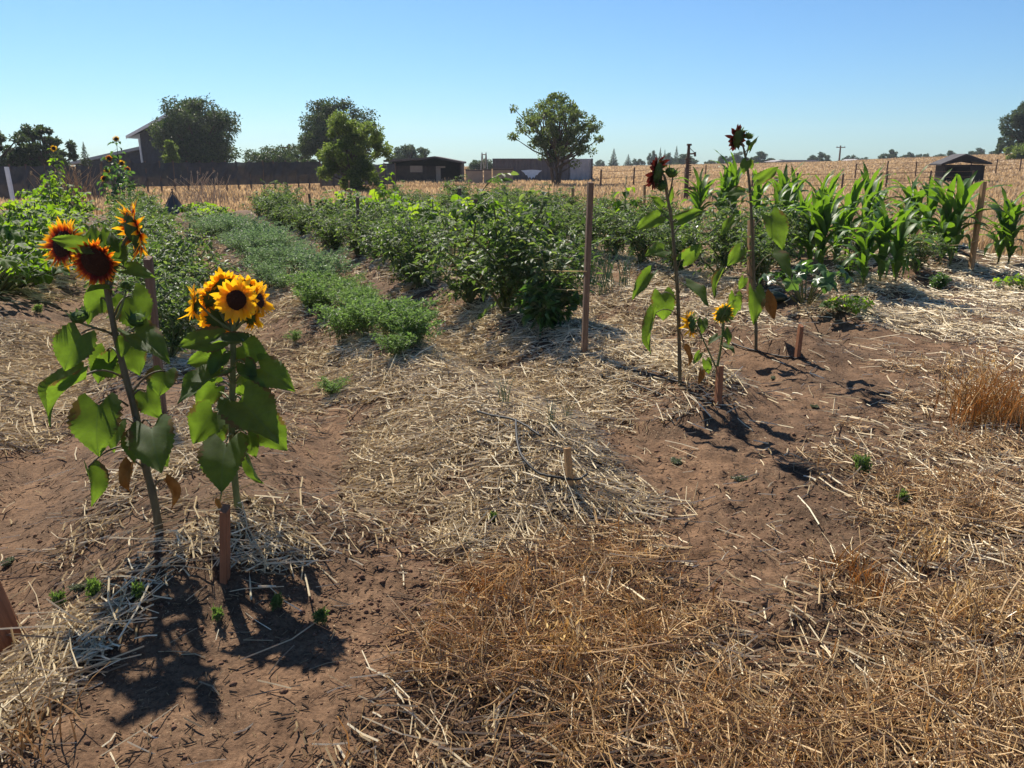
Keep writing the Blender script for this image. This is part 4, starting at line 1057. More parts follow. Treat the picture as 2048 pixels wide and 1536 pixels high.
far_sunflower(Vector((-9.75, 21.2, gz(-9.75, 21.2))), 1.95, .55, 8, 6, "tall branching sunflower clump with small yellow flowers before the dark netting", 61, 'pepper')
far_sunflower(Vector((-10.6, 19.5, gz(-10.6, 19.5))), 1.25, .60, 11, 0, "bushy bright green sunflower clump without open flowers, left of the flowering clump", 62)
far_sunflower(Vector((-12.0, 22.5, gz(-12, 22.5))), 1.75, .25, 2, 1, "thin sunflower with one pale head rising behind the bushy green clump", 63)
far_sunflower(Vector((1.86, 14.0, gz(1.86, 14.0))), 1.50, .14, 1, 0, "young sunflower without flowers standing above the bushes right of the tall stake", 64)
far_sunflower(row_xy(21.0, 6.2), 1.55, .16, 2, 0, "young sunflower without flowers before the pale green tree", 65)

# ---------------------------------------------------------------- stakes, twine, hoses
def stake(base, top, w, d, mat, label, group=None, name="wooden_stake", rz=.2):
    base, top = Vector(base), Vector(top); ax = (top - base); L = ax.length; zq = ax.to_track_quat('Z', 'Y').to_matrix() @ Matrix.Rotation(rz, 3, 'Z')
    mb = MB(); n = 9; vs = []; uvs = []; r = random.Random(int(base.x * 91) + int(base.y * 37))
    cs = [(-1, -1), (-.8, -1), (.8, -1), (1, -1), (1, -.8), (1, .8), (1, 1), (.8, 1), (-.8, 1), (-1, 1), (-1, .8), (-1, -.8)]
    cs = [(.86 * a if abs(a) == 1 and abs(b) == 1 else a, .86 * b if abs(a) == 1 and abs(b) == 1 else b) for a, b in cs]
    for i in range(n):
        u = i / (n - 1)
        for a, b in cs: vs.append((a * w / 2 * (1 + r.uniform(-.03, .03)), b * d / 2 * (1 + r.uniform(-.03, .03)), -.12 + (L + .12) * u + (r.uniform(-.004, .004) + .006 * a if i == n - 1 else 0)))
    m = len(cs); f = [(i * m + k, i * m + (k + 1) % m, (i + 1) * m + (k + 1) % m, (i + 1) * m + k) for i in range(n - 1) for k in range(m)]
    vs.append((0, 0, L)); tp = len(vs) - 1
    mb.add(vs, f, [((n - 1) * m + k, (n - 1) * m + (k + 1) % m, tp) for k in range(m)])
    o = mb.build(name, M[mat]); o.matrix_world = Matrix.Translation(base) @ zq.to_4x4()
    return tag(o, label, "stake", group)
def stake_px(base_px, top_px, wpx, mat, label, group=None, depth=.6, rz=.2, Y=None):
    b = at(*base_px) if Y is None else None
    if b is None:
        b = P(base_px[0], base_px[1], Y); b.z = gz(b.x, b.y)
    t = P(top_px[0], top_px[1], b.y); w = wpx / FPX * (b.y * CP + (CAM_H - b.z) * SP)
    return stake(b, t, w, w * depth, mat, label, group, rz=rz), b, t
SA, a0, a1 = stake_px((1168, 712), (1181, 365), 13, 'wood_grey', "tall weathered stake standing on straw at the near end of the tomato row", depth=.8)
SB, b0, b1 = stake_px((450, 1157), (450, 1016), 29, 'wood_red', "short reddish brown board stake in front of the yellow sunflower", depth=.5, rz=.05)
stake_px((1141, 978), (1134, 896), 20, 'wood_tan', "short tan stake with a black drip hose looped round its foot", depth=.6)
stake_px((1436, 806), (1440, 733), 17, 'wood_red', "short stub stake in front of the small yellow sunflower", depth=.6)
stake_px((1594, 718), (1602, 651), 12, 'wood_red', "short reddish stake alone on bare soil right of the tallest sunflower", depth=.7)
stake_px((326, 835), (296, 515), 23, 'wood_grey', "dark leaning post behind the bicoloured sunflower's stem", depth=.6)
stake((-1.775, 2.58, gz(-1.775, 2.58)), (-1.93, 2.64, gz(-1.775, 2.58) + .40), .13, .04, 'wood_red', "dark leaning board stake cut off by the left edge", rz=.3)
g35 = lambda s, t, h: (row_xy(s, t), row_xy(s, t) + Vector((0, 0, h)))
b = P(716, 470, 13.2); b.z = gz(b.x, b.y); t716 = P(715, 394, 13.2); stake(b, t716, .06, .05, 'wood_grey', "grey stake among the staked tomatoes, second from the tall stake")
b = P(630, 470, 17.3); b.z = gz(b.x, b.y); t625 = P(618, 388, 17.3); stake(b, t625, .065, .05, 'wood_grey', "grey leaning stake farthest along the staked tomato row")
for (px, top, Y, w, mat, lab) in [(513, 384, 24, .06, 'wood_grey', "thin grey stake beyond the leaning stake at the far left of the rows"), (1145, 372, 21, .09, 'wood_tan', "tan post in the dry grass just left of the tall stake's top"),
        (1289, 370, 19, .07, 'wood_tan', "tan stake among the far bushes left of the dark red sunflowers"), (1552, 354, 19, .09, 'wood_tan', "tan stake standing behind the tallest sunflower among the corn"),
        (1108, 385, 25, .045, 'metal_dark', "thin dark fence stake in the dry grass left of the tan post"), (1010, 380, 26, .045, 'metal_dark', "thin dark fence stake right of the wooden trellis frame"),
        (698, 362, 27, .06, 'wood_tan', "tan stake in front of the pale green tree's left side"), (746, 366, 27, .06, 'wood_tan', "tan stake in front of the pale green tree's right side"), (792, 356, 30, .10, 'metal_dark', "leaning dark post right of the pale green tree")]:
    b = P(px, 430, Y); b.z = gz(b.x, b.y); tp = P(px - (6 if px == 792 else 0), top, Y); stake(b, tp, w, w * .7, mat, lab, "stakes at the far end of the garden")
lb = at(1941, 541); lt = P(1968, 362, lb.y); stake(lb, lt, .075, .06, 'wood_tan', "tall tan stake leaning right between the last two corn plants")
mb = at(1500, 590); stake(mb, P(1502, 440, mb.y), .07, .06, 'wood_tan', "tan stake hidden behind the tallest sunflower's stem")
# trellis frame
tf = thing("trellis_frame", "small weathered wooden trellis frame rising from the far squash bed", "trellis", (0, 0, 0))
q = P(920, 440, 16.0); gzq = gz(q.x, q.y); tf.location = (q.x, q.y, gzq)
for (px, top, w) in ((919, 377, .075), (929, 398, .055), (944, 398, .05)):
    p = P(px, top, 16.0); mbx = MB(); mbx.box((p.x - q.x, .02 * (px - 919) * .1, (p.z - gzq) / 2 - .05), (w, w * .7, p.z - gzq + .1)); mbx.build("post", M['wood_grey'], tf)
p0, p1 = P(922, 402, 16.0), P(972, 402, 16.0); mbx = MB(); mbx.box(((p0.x + p1.x) / 2 - q.x, -.06, p0.z - gzq), (p1.x - p0.x, .045, .07)); mbx.build("crossbar", M['wood_grey'], tf)
# twine
def twine(pts, label, group="twine strung along the tomato row"):
    pts = [Vector(p) for p in pts]; n = []
    for a, b_ in zip(pts[:-1], pts[1:]):
        for k in range(8): u = k / 8; n.append(a.lerp(b_, u) + Vector((0, 0, -.05 * 4 * u * (1 - u))))
    n.append(pts[-1]); mb = MB(); mb.tube(n, .0042, 5); return tag(mb.build("twine", M['twine'], smooth=True), label, "twine", group)
za = a0.z
twine([Vector((a0.x, a0.y - .05, za + .66)), P(930, 512, 10.2), Vector((t716.x + .02, 13.15, .55))], "upper tan twine tied to the tall stake and run along the tomatoes")
twine([Vector((a0.x + .01, a0.y + .05, za + .50)), P(940, 545, 9.8), Vector((t716.x + .02, 13.15, .38))], "lower tan twine tied to the tall stake below the other line")
twine([lb + Vector((.05, 0, .45)), at(1860, 560) + Vector((0, 0, .5)), at(1600, 520) + Vector((0, 0, .5))], "thin twine running from the leaning tan stake through the corn", "twine in the corn patch")
# drip hoses
def hose(pxs, r_, label, lift=.012):
    pts = [at(*p) for p in pxs]; n = []
    for i in range(len(pts) - 1):
        p0, p1, p2, p3 = pts[max(i - 1, 0)], pts[i], pts[i + 1], pts[min(i + 2, len(pts) - 1)]
        for k in range(10):
            f = k / 10; q = .5 * ((2 * p1) + (p2 - p0) * f + (2 * p0 - 5 * p1 + 4 * p2 - p3) * f * f + (3 * p1 - p0 - 3 * p2 + p3) * f ** 3)
            n.append(Vector((q.x, q.y, max(q.z, gz(q.x, q.y)) + lift)))
    mb = MB(); mb.tube(n, r_, 7); return tag(mb.build("drip_hose", M['hose'], smooth=True), label, "hose", "black drip hoses")
hose([(955, 842), (985, 856), (1032, 868), (1085, 888)], .0062, "black drip hose lying across the straw mound above the tan stake", .055)
hose([(1032, 866), (1034, 905), (1045, 945), (1080, 970), (1125, 984), (1160, 978), (1175, 965)], .0062, "black drip hose curving down the mound to the foot of the tan stake", .058)
hose([(1230, 738), (1290, 752), (1360, 770), (1430, 786)], .0062, "black drip hose running past the foot of the left dark red sunflower", .015)
hose([(1200, 756), (1260, 772), (1330, 798)], .0062, "black drip hose on straw nearer than the one at the sunflower's foot", .015)
hose([(1462, 690), (1500, 702), (1560, 716), (1620, 724)], .0062, "black drip hose between the tallest sunflower and the lone short stake", .012)

# ---------------------------------------------------------------- weeds and grass tufts
WEED = [fern_pair(500, 9, .10, .07, 'weed'), fern_pair(501, 12, .06, .13, 'greyweed')]
for i, (px, py, k, sc, lab) in enumerate([(185, 1200, 0, 1.0, "small upright green weed near the left edge board"), (120, 1215, 0, .8, "small weed close to the dark leaning board"), (20, 1130, 1, .9, "flat grey weed at the left edge"),
        (440, 1240, 0, .7, "tiny weed seedling below the reddish stake"), (640, 1245, 0, .8, "tiny weed in the sunflower's shadow on straw"), (550, 1215, 0, .7, "tiny weed between the sunflower shadows"), (275, 1200, 0, .8, "small weed in shade under the bicoloured sunflower"), (165, 1180, 1, 1.0, "flat weed at the edge of the sunflower's shade"),
        (1355, 925, 1, 1.1, "flat grey weed on the bare soil right of the tan stake"), (1480, 958, 1, 1.1, "flat grey weed on bare soil below the long sunflower shadow"), (1545, 758, 1, .9, "flat grey weed near the lone short stake"), (930, 1098, 1, .8, "flat weed at the front edge of the straw"),
        (1725, 950, 0, 1.3, "green weed standing in the dark thatch on the right"), (1810, 1010, 0, .9, "green weed low in the dry thatch on the right"), (1630, 815, 1, .8, "flat weed by the sunflower shadows"), (210, 600, 0, 1.6, "green weed beside the dirt path on the left"), (75, 630, 0, 1.3, "small weed in the bare path at the left"), (985, 1040, 0, .6, "tiny green sprout in the straw below the mound")]):
    t = thing("weed", lab, "weed", at(px, py), i * 1.1); t.scale = (sc * .36, sc * .42, sc * (.8 if k == 0 else .4))
    for p in WEED[k]: c = p.copy(); C.objects.link(c); c.parent = t
for i, (px, py, sc, lab) in enumerate([(1012, 815, .9, "thin green grass shoots standing on the straw mound"), (1100, 862, .7, "small green sprouts beside the drip hose on the mound"), (1138, 850, .6, "lone green sprout right of the mound's hose")]):
    o = ONI[i % 2].copy(); C.objects.link(o); o.name = "grass_shoot"; o.location = at(px, py); o.scale = (sc * .5,) * 2 + (sc * .62,); tag(o, lab, "grass shoot")
def tuft(loc, n, H, sp, label, seed, mat='dry_grass', seedheads=False, name="dry_grass_tuft", wd=.0026, group="tufts of dry grass"):
    r = np.random.default_rng(seed); mb = MB()
    for i in range(n):
        az = r.uniform(0, 6.3); b = r.normal(0, sp * .35, 2); L = H * r.uniform(.4, 1.1); ln = r.uniform(.05, .7) * L; w = wd * r.uniform(.7, 1.4)
        us = np.linspace(0, 1, 5)
        pts = [(b[0] + math.cos(az) * ln * u * u, b[1] + math.sin(az) * ln * u * u, L * (u - .12 * u * u) - .01) for u in us]
        mb.tube(pts, [w, w, w * .8, w * .6, w * .3], 3, cap=False)
        if seedheads and r.random() < .5:
            p = np.array(pts[-1]); m = 10
            leaflets(mb, p + r.normal(0, .012, (m, 3)) + np.array([0, 0, 1.0]) * np.linspace(-.06, .02, m)[:, None], np.stack([r.normal(0, .4, m), r.normal(0, .4, m), np.full(m, .8)], -1), r.normal(0, 1, (m, 3)), np.full(m, .028), np.full(m, .008))
    o = mb.build(name, M[mat], loc=loc); return tag(o, label, "dry grass", group)
for i, (px, py, n, H, sp, lab, sh) in enumerate([
        (1985, 850, 260, .42, .34, "big orange brown dry grass tuft at the right edge", False), (1935, 815, 50, .42, .25, "thin pale dry grass with seed heads behind the big right edge tuft", True), (1700, 1160, 60, .17, .18, "upright orange stubble tuft on the bare soil's right side", False),
        (1745, 1190, 30, .15, .14, "small orange stubble tuft just below the upright stubble tuft", False), (968, 1200, 46, .16, .10, "upright orange dry grass tuft at the left edge of the stubble", False), (1250, 1120, 40, .11, .12, "low dry grass tuft at the top of the stubble", False),
        (1840, 1130, 30, .2, .16, "dry grass tuft with pale seed heads right of the stubble tufts", True), (1950, 1260, 40, .2, .2, "dry grass tuft low on the right edge", True), (60, 1500, 30, .26, .2, "sparse tan dry stalks in the bottom left corner", False), (1300, 1290, 40, .14, .13, "low dry tuft in the middle of the stubble", False), (1130, 1330, 30, .16, .2, "low dry tuft in the near stubble left of centre", True), (1450, 1400  , 44, .15, .10, "low dry tuft close to the bottom edge", False)]):
    tuft(at(px, py), n, H, sp, lab, 600 + i, mat='orange_grass' if i in (0, 2, 3, 4) else 'dry_grass', seedheads=sh)
# feathery plumes in the field
for i, (px, top, Y, n, sp, lab, mat) in enumerate([(400, 338, 29, 70, 1.3, "pale feathery grass plumes in front of the dark netting", 'plume'), (440, 348, 30, 40, .9, "smaller pale plumes right of the feathery clump", 'plume'), (150, 322, 26, 90, 1.0, "tall pinkish brown dry grass behind the bushy green clump", 'field_grass'), (905, 352, 52, 40, 1.6, "pale plumes before the dark open shed", 'plume'), (945, 356, 52, 30, 1.2, "pale plumes before the tan panels", 'plume'), (1030, 352, 52, 30, 1.2, "pale bushy plumes before the dark container", 'plume')]):
    b = P(px, 400, Y); z = gz(b.x, b.y); H = P(px, top, Y).z - z
    tuft((b.x, b.y, z), n, H, sp, lab, 640 + i, mat, True, "plume_grass", .009, "tall plume grasses in the field")

# ---------------------------------------------------------------- trees
def tree_meshes(seed, H, W, nclump, nleaf, leaf, crown0=.25, shape='round', trunk_r=.16, mat='dark_tree', loose=.0, multi=1, nlobe=16):
    r = np.random.default_rng(seed); tb = MB(); cb = MB(); cl = []
    lobes = []
    for i in range(nlobe):
        u = (i + r.uniform(.1, .9)) / nlobe; az = i * 2.4 + r.uniform(-.5, .5)
        if shape == 'round': prof = math.sqrt(max(0, 1 - (2 * u - .95) ** 2)) * (1.0 if u > .3 else .9)
        elif shape == 'cone': prof = (1 - u) * .95 + .05
        elif shape == 'vase': prof = (.60 + .9 * u) if u < .42 else 1.0 * math.sqrt(max(0, 1 - ((u - .42) / .60) ** 2))
        elif shape == 'tall': prof = .45 + .55 * math.sin(math.pi * min(1, u * .9 + .1))
        rr = prof * W / 2 * r.uniform(.45, .82)
        lobes.append((np.array([math.cos(az) * rr, math.sin(az) * rr, H * (crown0 + (1 - crown0) * (u * .86 + .04))]), W * r.uniform(.13, .24) * (.55 if shape == 'cone' else 1)))
    for i in range(nclump):
        lc, lr = lobes[i % nlobe]; d = unit(r.normal(0, 1, 3)); q = lr * (.3 + .75 * r.random() ** .5)
        c = lc + d * q * np.array([1, 1, .72]); c[2] = min(max(c[2], H * crown0 * .8), H * .98)
        cl.append((c, W * r.uniform(.05, .095) * (1.15 - .45 * loose)))
    for k in range(multi):
        az = r.uniform(0, 6.3); off = np.array([math.cos(az), math.sin(az), 0]) * (W * .13 if multi > 1 else 0)
        top = H * .8; pts = [off * .2 + (0, 0, -.2), off * .5 + (0, 0, H * .2), off + r.normal(0, W * .02, 3) * (1, 1, 0) + (0, 0, H * .45), off * 1.3 + r.normal(0, W * .03, 3) * (1, 1, 0) + (0, 0, top)]
        tb.tube(pts, np.array([1, .85, .6, .2]) * trunk_r / multi ** .4, 8)
    for c, s_ in cl[:70]:
        z0 = max(H * .12, c[2] * .55); b = np.array([c[0] * .08, c[1] * .08, z0]); m = (b + c) / 2 + np.array([0, 0, -.05 * H]) * r.random()
        tb.tube([b, m, c], [trunk_r * .3, trunk_r * .2, trunk_r * .06], 5, cap=False)
    nleaf = int(nleaf * 2.2); leaf = leaf * .68; per = nleaf // nclump
    for c, s_ in cl:
        d = unit(r.normal(0, 1, (per, 3))); rad = s_ * (.35 + .8 * r.random((per, 1)) ** .6) * (1 + .35 * np.sin(d[:, :1] * 5 + c[0]) * np.cos(d[:, 1:2] * 4))
        p = c + d * rad * np.array([1, 1, .8]); dr = unit(d + r.normal(0, .7, (per, 3)) - np.array([0, 0, .4]))
        leaflets(cb, p, dr, r.normal(0, 1, (per, 3)) + np.array([0, 0, .8]), leaf * r.uniform(.6, 1.4, per), leaf * .6 * r.uniform(.6, 1.3, per), .3, .2)
    return tb.build("trunk", M['bark'], link=False, smooth=True), cb.build("crown", M[mat], link=False)
def conifer_meshes(seed, H, W, mat='far_tree', n=2600):
    r = np.random.default_rng(seed); tb = MB(); cb = MB(); tb.tube([(0, 0, -.3), (0, 0, H * .95)], [H * .02, H * .004], 6)
    u = r.random(n) ** 1.4; az = r.uniform(0, 6.3, n); tier = .75 + .25 * np.sin(u * 40 + np.sin(az * 3) * 1.5); rr = (1 - u) * W / 2 * tier * r.random(n) ** .4
    p = np.stack([np.cos(az) * rr, np.sin(az) * rr, H * (.06 + .94 * u)], -1); d = np.stack([np.cos(az), np.sin(az), r.normal(-.3, .3, n)], -1)
    leaflets(cb, p, d, np.array([[0, 0, 1.0]]) + r.normal(0, .4, (n, 3)), H * .06 * r.uniform(.6, 1.3, n) * (1.2 - u), H * .03 * r.uniform(.6, 1.3, n) * (1.2 - u), .3, .3)
    return tb.build("trunk", M['bark'], link=False, smooth=True), cb.build("crown", M[mat], link=False)
def px_base(px, Y):
    b = P(px, 345, Y); return Vector((b.x, b.y, gz(b.x, b.y)))
def put_tree(pair, loc, label, group=None, sc=(1, 1, 1), rz=0, name="tree", cat="tree"):
    t = thing(name, label, cat, loc, rz, group); t.scale = sc
    for p in pair: c = p.copy(); C.objects.link(c); c.parent = t
    return t
def tree_px(xl, xr, top, Y, label, seed, **kw):
    cx = (xl + xr) / 2; b = px_base(cx, Y); H = P(cx, top, Y).z - b.z; W = (xr - xl) / FPX * Y * 1.1
    put_tree(tree_meshes(seed, H, W, **kw), b, label)
tree_px(322, 486, 203, 78, "large round dark tree hiding the right end of the tall barn", 71, nclump=150, nleaf=15000, leaf=.30, crown0=.12, trunk_r=.35)
tree_px(612, 748, 208, 82, "tall dark tree standing behind the pale green tree", 72, nclump=130, nleaf=13000, leaf=.30, crown0=.12, shape='tall', trunk_r=.35)
tree_px(646, 772, 224, 42, "pale green leafy tree in front of the tall dark tree", 73, nclump=150, nleaf=9500, leaf=.17, crown0=.05, shape='tall', mat='pale_tree', loose=.6, trunk_r=.10, multi=3)
tree_px(1036, 1192, 188, 56, "airy spreading tree with several trunks in front of the container", 74, nclump=170, nleaf=6200, leaf=.21, crown0=.33, shape='vase', mat='airy_tree', loose=1.3, nlobe=26, trunk_r=.22, multi=5)
tree_px(-60, 62, 262, 58, "dark tree cut by the left edge with ragged upright branches", 75, nclump=70, nleaf=7000, leaf=.24, crown0=.15, loose=.8, trunk_r=.2)
tree_px(46, 142, 248, 60, "ragged dark tree right of the one at the left edge", 76, nclump=60, nleaf=5200, leaf=.24, crown0=.15, shape='vase', loose=.9, trunk_r=.2)
tree_px(322, 372, 275, 62, "slim pale green tree in front of the barn wall", 77, nclump=40, nleaf=3000, leaf=.2, crown0=.05, shape='cone', mat='pale_tree', trunk_r=.08)
tree_px(488, 600, 302, 88, "low dark bushy tree between the two tall dark trees", 78, nclump=60, nleaf=5000, leaf=.28, crown0=.1, trunk_r=.2)
tree_px(572, 640, 292, 92, "small dark tree at the left foot of the tall dark tree", 79, nclump=40, nleaf=3000, leaf=.28, crown0=.1, trunk_r=.2)
tree_px(784, 860, 294, 120, "pale rounded tree rising behind the dark open shed", 80, nclump=50, nleaf=4200, leaf=.34, crown0=.15, mat='far_tree', loose=.6, trunk_r=.2)
tree_px(936, 986, 322, 120, "low tree behind the tan panels below the metal tripod", 81, nclump=30, nleaf=2200, leaf=.3, crown0=.1, mat='far_tree', trunk_r=.2)
tree_px(1996, 2110, 208, 110, "big tall tree with a leaning open crown at the right edge", 82, nclump=90, nleaf=8500, leaf=.34, crown0=.32, shape='vase', mat='far_tree', loose=.8, trunk_r=.45, multi=2)
tree_px(1985, 2030, 275, 135, "small slim tree left of the big right edge tree", 83, nclump=34, nleaf=2200, leaf=.34, crown0=.2, shape='tall', mat='far_tree', loose=.7, trunk_r=.2)
tree_px(2010, 2090, 288, 108, "green bush under the big right edge tree", 84, nclump=34, nleaf=2600, leaf=.3, crown0=.05, mat='pale_tree', trunk_r=.1)
put_tree(conifer_meshes(85, 3.6, 1.5, 'dark_tree', 1500), px_base(174, 70), "slim dark conifer between the ragged trees and the barn roof", sc=(1, 1, (P(174, 283, 70).z - px_base(174, 70).z) / 3.6))
FT = [tree_meshes(90 + i, 7, 9, nclump=42, nleaf=2600, leaf=.75, crown0=.06, mat='far_tree', loose=.4, trunk_r=.3) for i in range(4)]
FC = [conifer_meshes(95 + i, 12, 5, n=1500) for i in range(2)]
def far(px0, px1, top, Y, label, con=False, i=0):
    cx = (px0 + px1) / 2; b = px_base(cx, Y); H = P(cx, top, Y).z - b.z; W = (px1 - px0) / FPX * Y
    if con: put_tree(FC[i % 2], b, label, "distant trees along the horizon", (W / 5, W / 5, H / 12), i)
    else: put_tree(FT[i % 4], b, label, "distant trees along the horizon", (W / 9, W / 9, H / 7), i * 1.7)
DT = [(1215, 1238, 296, 1, "distant conifer just right of the airy tree, tallest on that side"), (1245, 1266, 308, 1, "shorter distant conifer right of the one by the airy tree"), (1262, 1292, 318, 0, "low distant trees clump between the conifers"), (1292, 1318, 304, 0, "distant rounded tree above the left dark red sunflower head"),
      (1312, 1326, 294, 1, "left conifer of the distant cluster above the dark red sunflower"), (1322, 1334, 298, 1, "middle conifer of the distant cluster above the dark red sunflower"), (1342, 1360, 291, 1, "tallest right conifer of the distant cluster"), (1320, 1352, 308, 0, "distant round tree in the middle of the conifer cluster"), (1346, 1396, 310, 0, "distant tree behind the rusty crane post"),
      (1404, 1430, 321, 0, "small low distant tree right of the rusty crane post"), (1424, 1462, 312, 0, "distant tree left of the tallest sunflower"), (1454, 1500, 306, 0, "distant broad tree behind the tallest sunflower's stem"), (1496, 1542, 305, 0, "distant tree right of the tallest sunflower's head"), (1614, 1658, 306, 0, "dark distant tree left of the utility pole"),
      (1680, 1715, 311, 0, "low distant tree right of the utility pole"), (1712, 1745, 316, 0, "smallest low distant tree between the pole and the dark pair"), (1756, 1796, 301, 0, "dark rounded distant tree, left of a pair"), (1796, 1830, 306, 0, "distant tree in the right half of the dark pair"), (1826, 1856, 308, 0, "distant tree next right of the dark pair"),
      (1856, 1880, 312, 0, "small distant tree left of the animal shelter roof"), (1872, 1910, 303, 0, "distant tree behind the animal shelter's roof ridge"), (1926, 1976, 298, 0, "distant tree on the rise right of the animal shelter"), (1972, 1998, 302, 0, "low distant tree at the foot of the slim tree on the right"), (1186, 1215, 321, 0, "low distant tree at the right end of the container"), (1540, 1575, 320, 0, "low distant tree left of the grey roof")]
for i, (a, b_, tp, con, lab) in enumerate(DT): far(a, b_, tp, 235 + 9 * (i % 4), lab, con, i)

# ---------------------------------------------------------------- buildings
def mat_boards(name, c1, c2, scale=3.0, axis=0, rough=.8):
    m = NT(name); tc = m.n("ShaderNodeTexCoord"); w = m.n("ShaderNodeTexWave", i_Scale=scale, wave_type='BANDS', bands_direction='XYZ'[axis], i_Distortion=.2)
    m.l(tc.outputs['Object'], w.inputs[0]); n = m.noise(3, 5, .6, tc.outputs['Object'])
    c = m.mix(.5, m.ramp(n.outputs[0], [(.3, c1), (.7, c2)]).outputs[0], m.ramp(w.outputs[0], [(.0, (.4, .4, .4)), (.25, (1, 1, 1))]).outputs[0], 'MULTIPLY')
    return m.bsdf(c, rough, .2, m.bump(w.outputs[0], .4, .03))
M['barn'] = mat_boards("barn_boards", (.030, .033, .050), (.055, .060, .085), 2.2)
M['barn_roof'] = plain_mat("barn_roof", (.20, .22, .25), (.30, .32, .35), 2, .55, .3)
M['trim'] = plain_mat("white_trim", (.62, .64, .66), (.78, .79, .8), 3, .6, .3, bump=0)
M['shedwall'] = mat_boards("shed_boards", (.032, .022, .019), (.065, .046, .038), 3)
M['shedroof'] = plain_mat("shed_roof", (.055, .045, .045), (.10, .085, .08), 3, .7, .3)
M['tan_panel'] = plain_mat("tan_panel", (.24, .185, .145), (.33, .265, .21), 2, .8, .2)
M['container'] = plain_mat("container_paint", (.085, .070, .075), (.125, .105, .11), 2, .6, .3, bump=.1)
M['container_end'] = plain_mat("container_end_paint", (.27, .26, .28), (.37, .36, .38), 2, .6, .3, bump=.1)
M['white_paint'] = plain_mat("white_paint", (.60, .62, .68), (.74, .76, .80), 5, .6, .3, bump=0)
M['shelter'] = mat_boards("shelter_boards", (.018, .013, .013), (.034, .024, .023), 5)
M['shelter_roof'] = plain_mat("shelter_roof", (.030, .026, .030), (.055, .05, .055), 4, .7, .2)
M['house'] = plain_mat("house_wall", (.28, .25, .24), (.36, .33, .31), 2, .8, .2)
M['house_roof'] = plain_mat("house_roof", (.20, .19, .20), (.28, .26, .27), 3, .8, .2)
M['darkint'] = plain_mat("interior_shade_boards", (.012, .010, .010), (.025, .02, .02), 4, .9, .1)  # back walls inside the open fronts: interior shade put into a near-black colour
M['glass'] = plain_mat("window_glass", (.03, .035, .04), (.05, .055, .06), 2, .1, .6, bump=0)
def net_mat():
    m = NT("shade_netting"); tc = m.n("ShaderNodeTexCoord"); n = m.noise(4, 5, .6, tc.outputs['Object']); n2 = m.noise(120, 2, .5, tc.outputs['Object'])
    c = m.ramp(n.outputs[0], [(.3, (.034, .037, .043)), (.7, (.062, .064, .070))])
    p = m.n("ShaderNodeBsdfPrincipled"); m.l(c.outputs[0], p.inputs['Base Color']); p.inputs['Roughness'].default_value = .8
    tr = m.n("ShaderNodeBsdfTransparent"); mx = m.n("ShaderNodeMixShader")
    r = m.ramp(n2.outputs[0], [(.38, (.86, .86, .86)), (.52, (1, 1, 1))]); m.l(r.outputs[0], mx.inputs[0]); m.l(tr.outputs[0], mx.inputs[1]); m.l(p.outputs[0], mx.inputs[2]); m.l(mx.outputs[0], m.out.inputs[0]); return m.m
M['net'] = net_mat()
def prism(mb, prof, y0, y1, mat=0):
    """extrude an (x, z) outline along y"""
    n = len(prof); vs = [(x, y0, z) for x, z in prof] + [(x, y1, z) for x, z in prof]
    f = [(k, (k + 1) % n, n + (k + 1) % n, n + k) for k in range(n)]
    cx = sum(p[0] for p in prof) / n; cz = sum(p[1] for p in prof) / n; vs += [(cx, y0, cz), (cx, y1, cz)]
    f3 = [((k + 1) % n, k, 2 * n) for k in range(n)] + [(n + k, n + (k + 1) % n, 2 * n + 1) for k in range(n)]
    mb.add(vs, f, f3, None, mat)
def px2m(px, Y): return px / FPX * Y
# the barn, tall gabled block with a long lean-to on its left
YB = 84.0
bl = px_base(272, YB); bn = thing("barn", "dark blue barn with a white edged roof behind the round dark tree", "barn", bl)
def bx(px): return P(px, 345, YB).x - bl.x
def bz(px, py): return P(px, py, YB).z - bl.z
mb = MB(); prism(mb, [(bx(288), -1), (bx(392), -1), (bx(392), bz(392, 243)), (bx(364), bz(364, 228)), (bx(288), bz(288, 266))], 0, 4.5); mb.build("wall", M['barn'], bn)
mb = MB(); prism(mb, [(bx(270), bz(270, 277)), (bx(364), bz(364, 228)), (bx(400), bz(400, 247)), (bx(400), bz(400, 241)), (bx(364), bz(364, 221)), (bx(270), bz(270, 271))], -.9, 5.2); rf = mb.build("roof", M['barn_roof'], bn)
mb = MB(); prism(mb, [(bx(269), bz(269, 278)), (bx(364), bz(364, 229)), (bx(364), bz(364, 223)), (bx(269), bz(269, 272))], -1.02, -.903); mb.build("trim_board", M['trim'], rf)
mb = MB(); prism(mb, [(bx(150), -1), (bx(287.8), -1), (bx(287.8), bz(290, 299)), (bx(150), bz(150, 328))], .3, 4.4); mb.build("lean_to_wall", M['barn'], bn)
mb = MB(); prism(mb, [(bx(140), bz(140, 331)), (bx(287.5), bz(290, 299)), (bx(287.5), bz(290, 293)), (bx(140), bz(140, 325))], -.4, 4.8); mb.build("lean_to_roof", M['barn_roof'], bn)
for px in (292, 240, 213, 186):
    mb = MB(); mb.tube([(bx(px), -.5, -.5), (bx(px) - .1, -.5, bz(px, 276 if px > 280 else 300 + (290 - px) * .2))], .10, 8); mb.build("post", M['trim' if px > 280 else 'barn_roof'], bn)
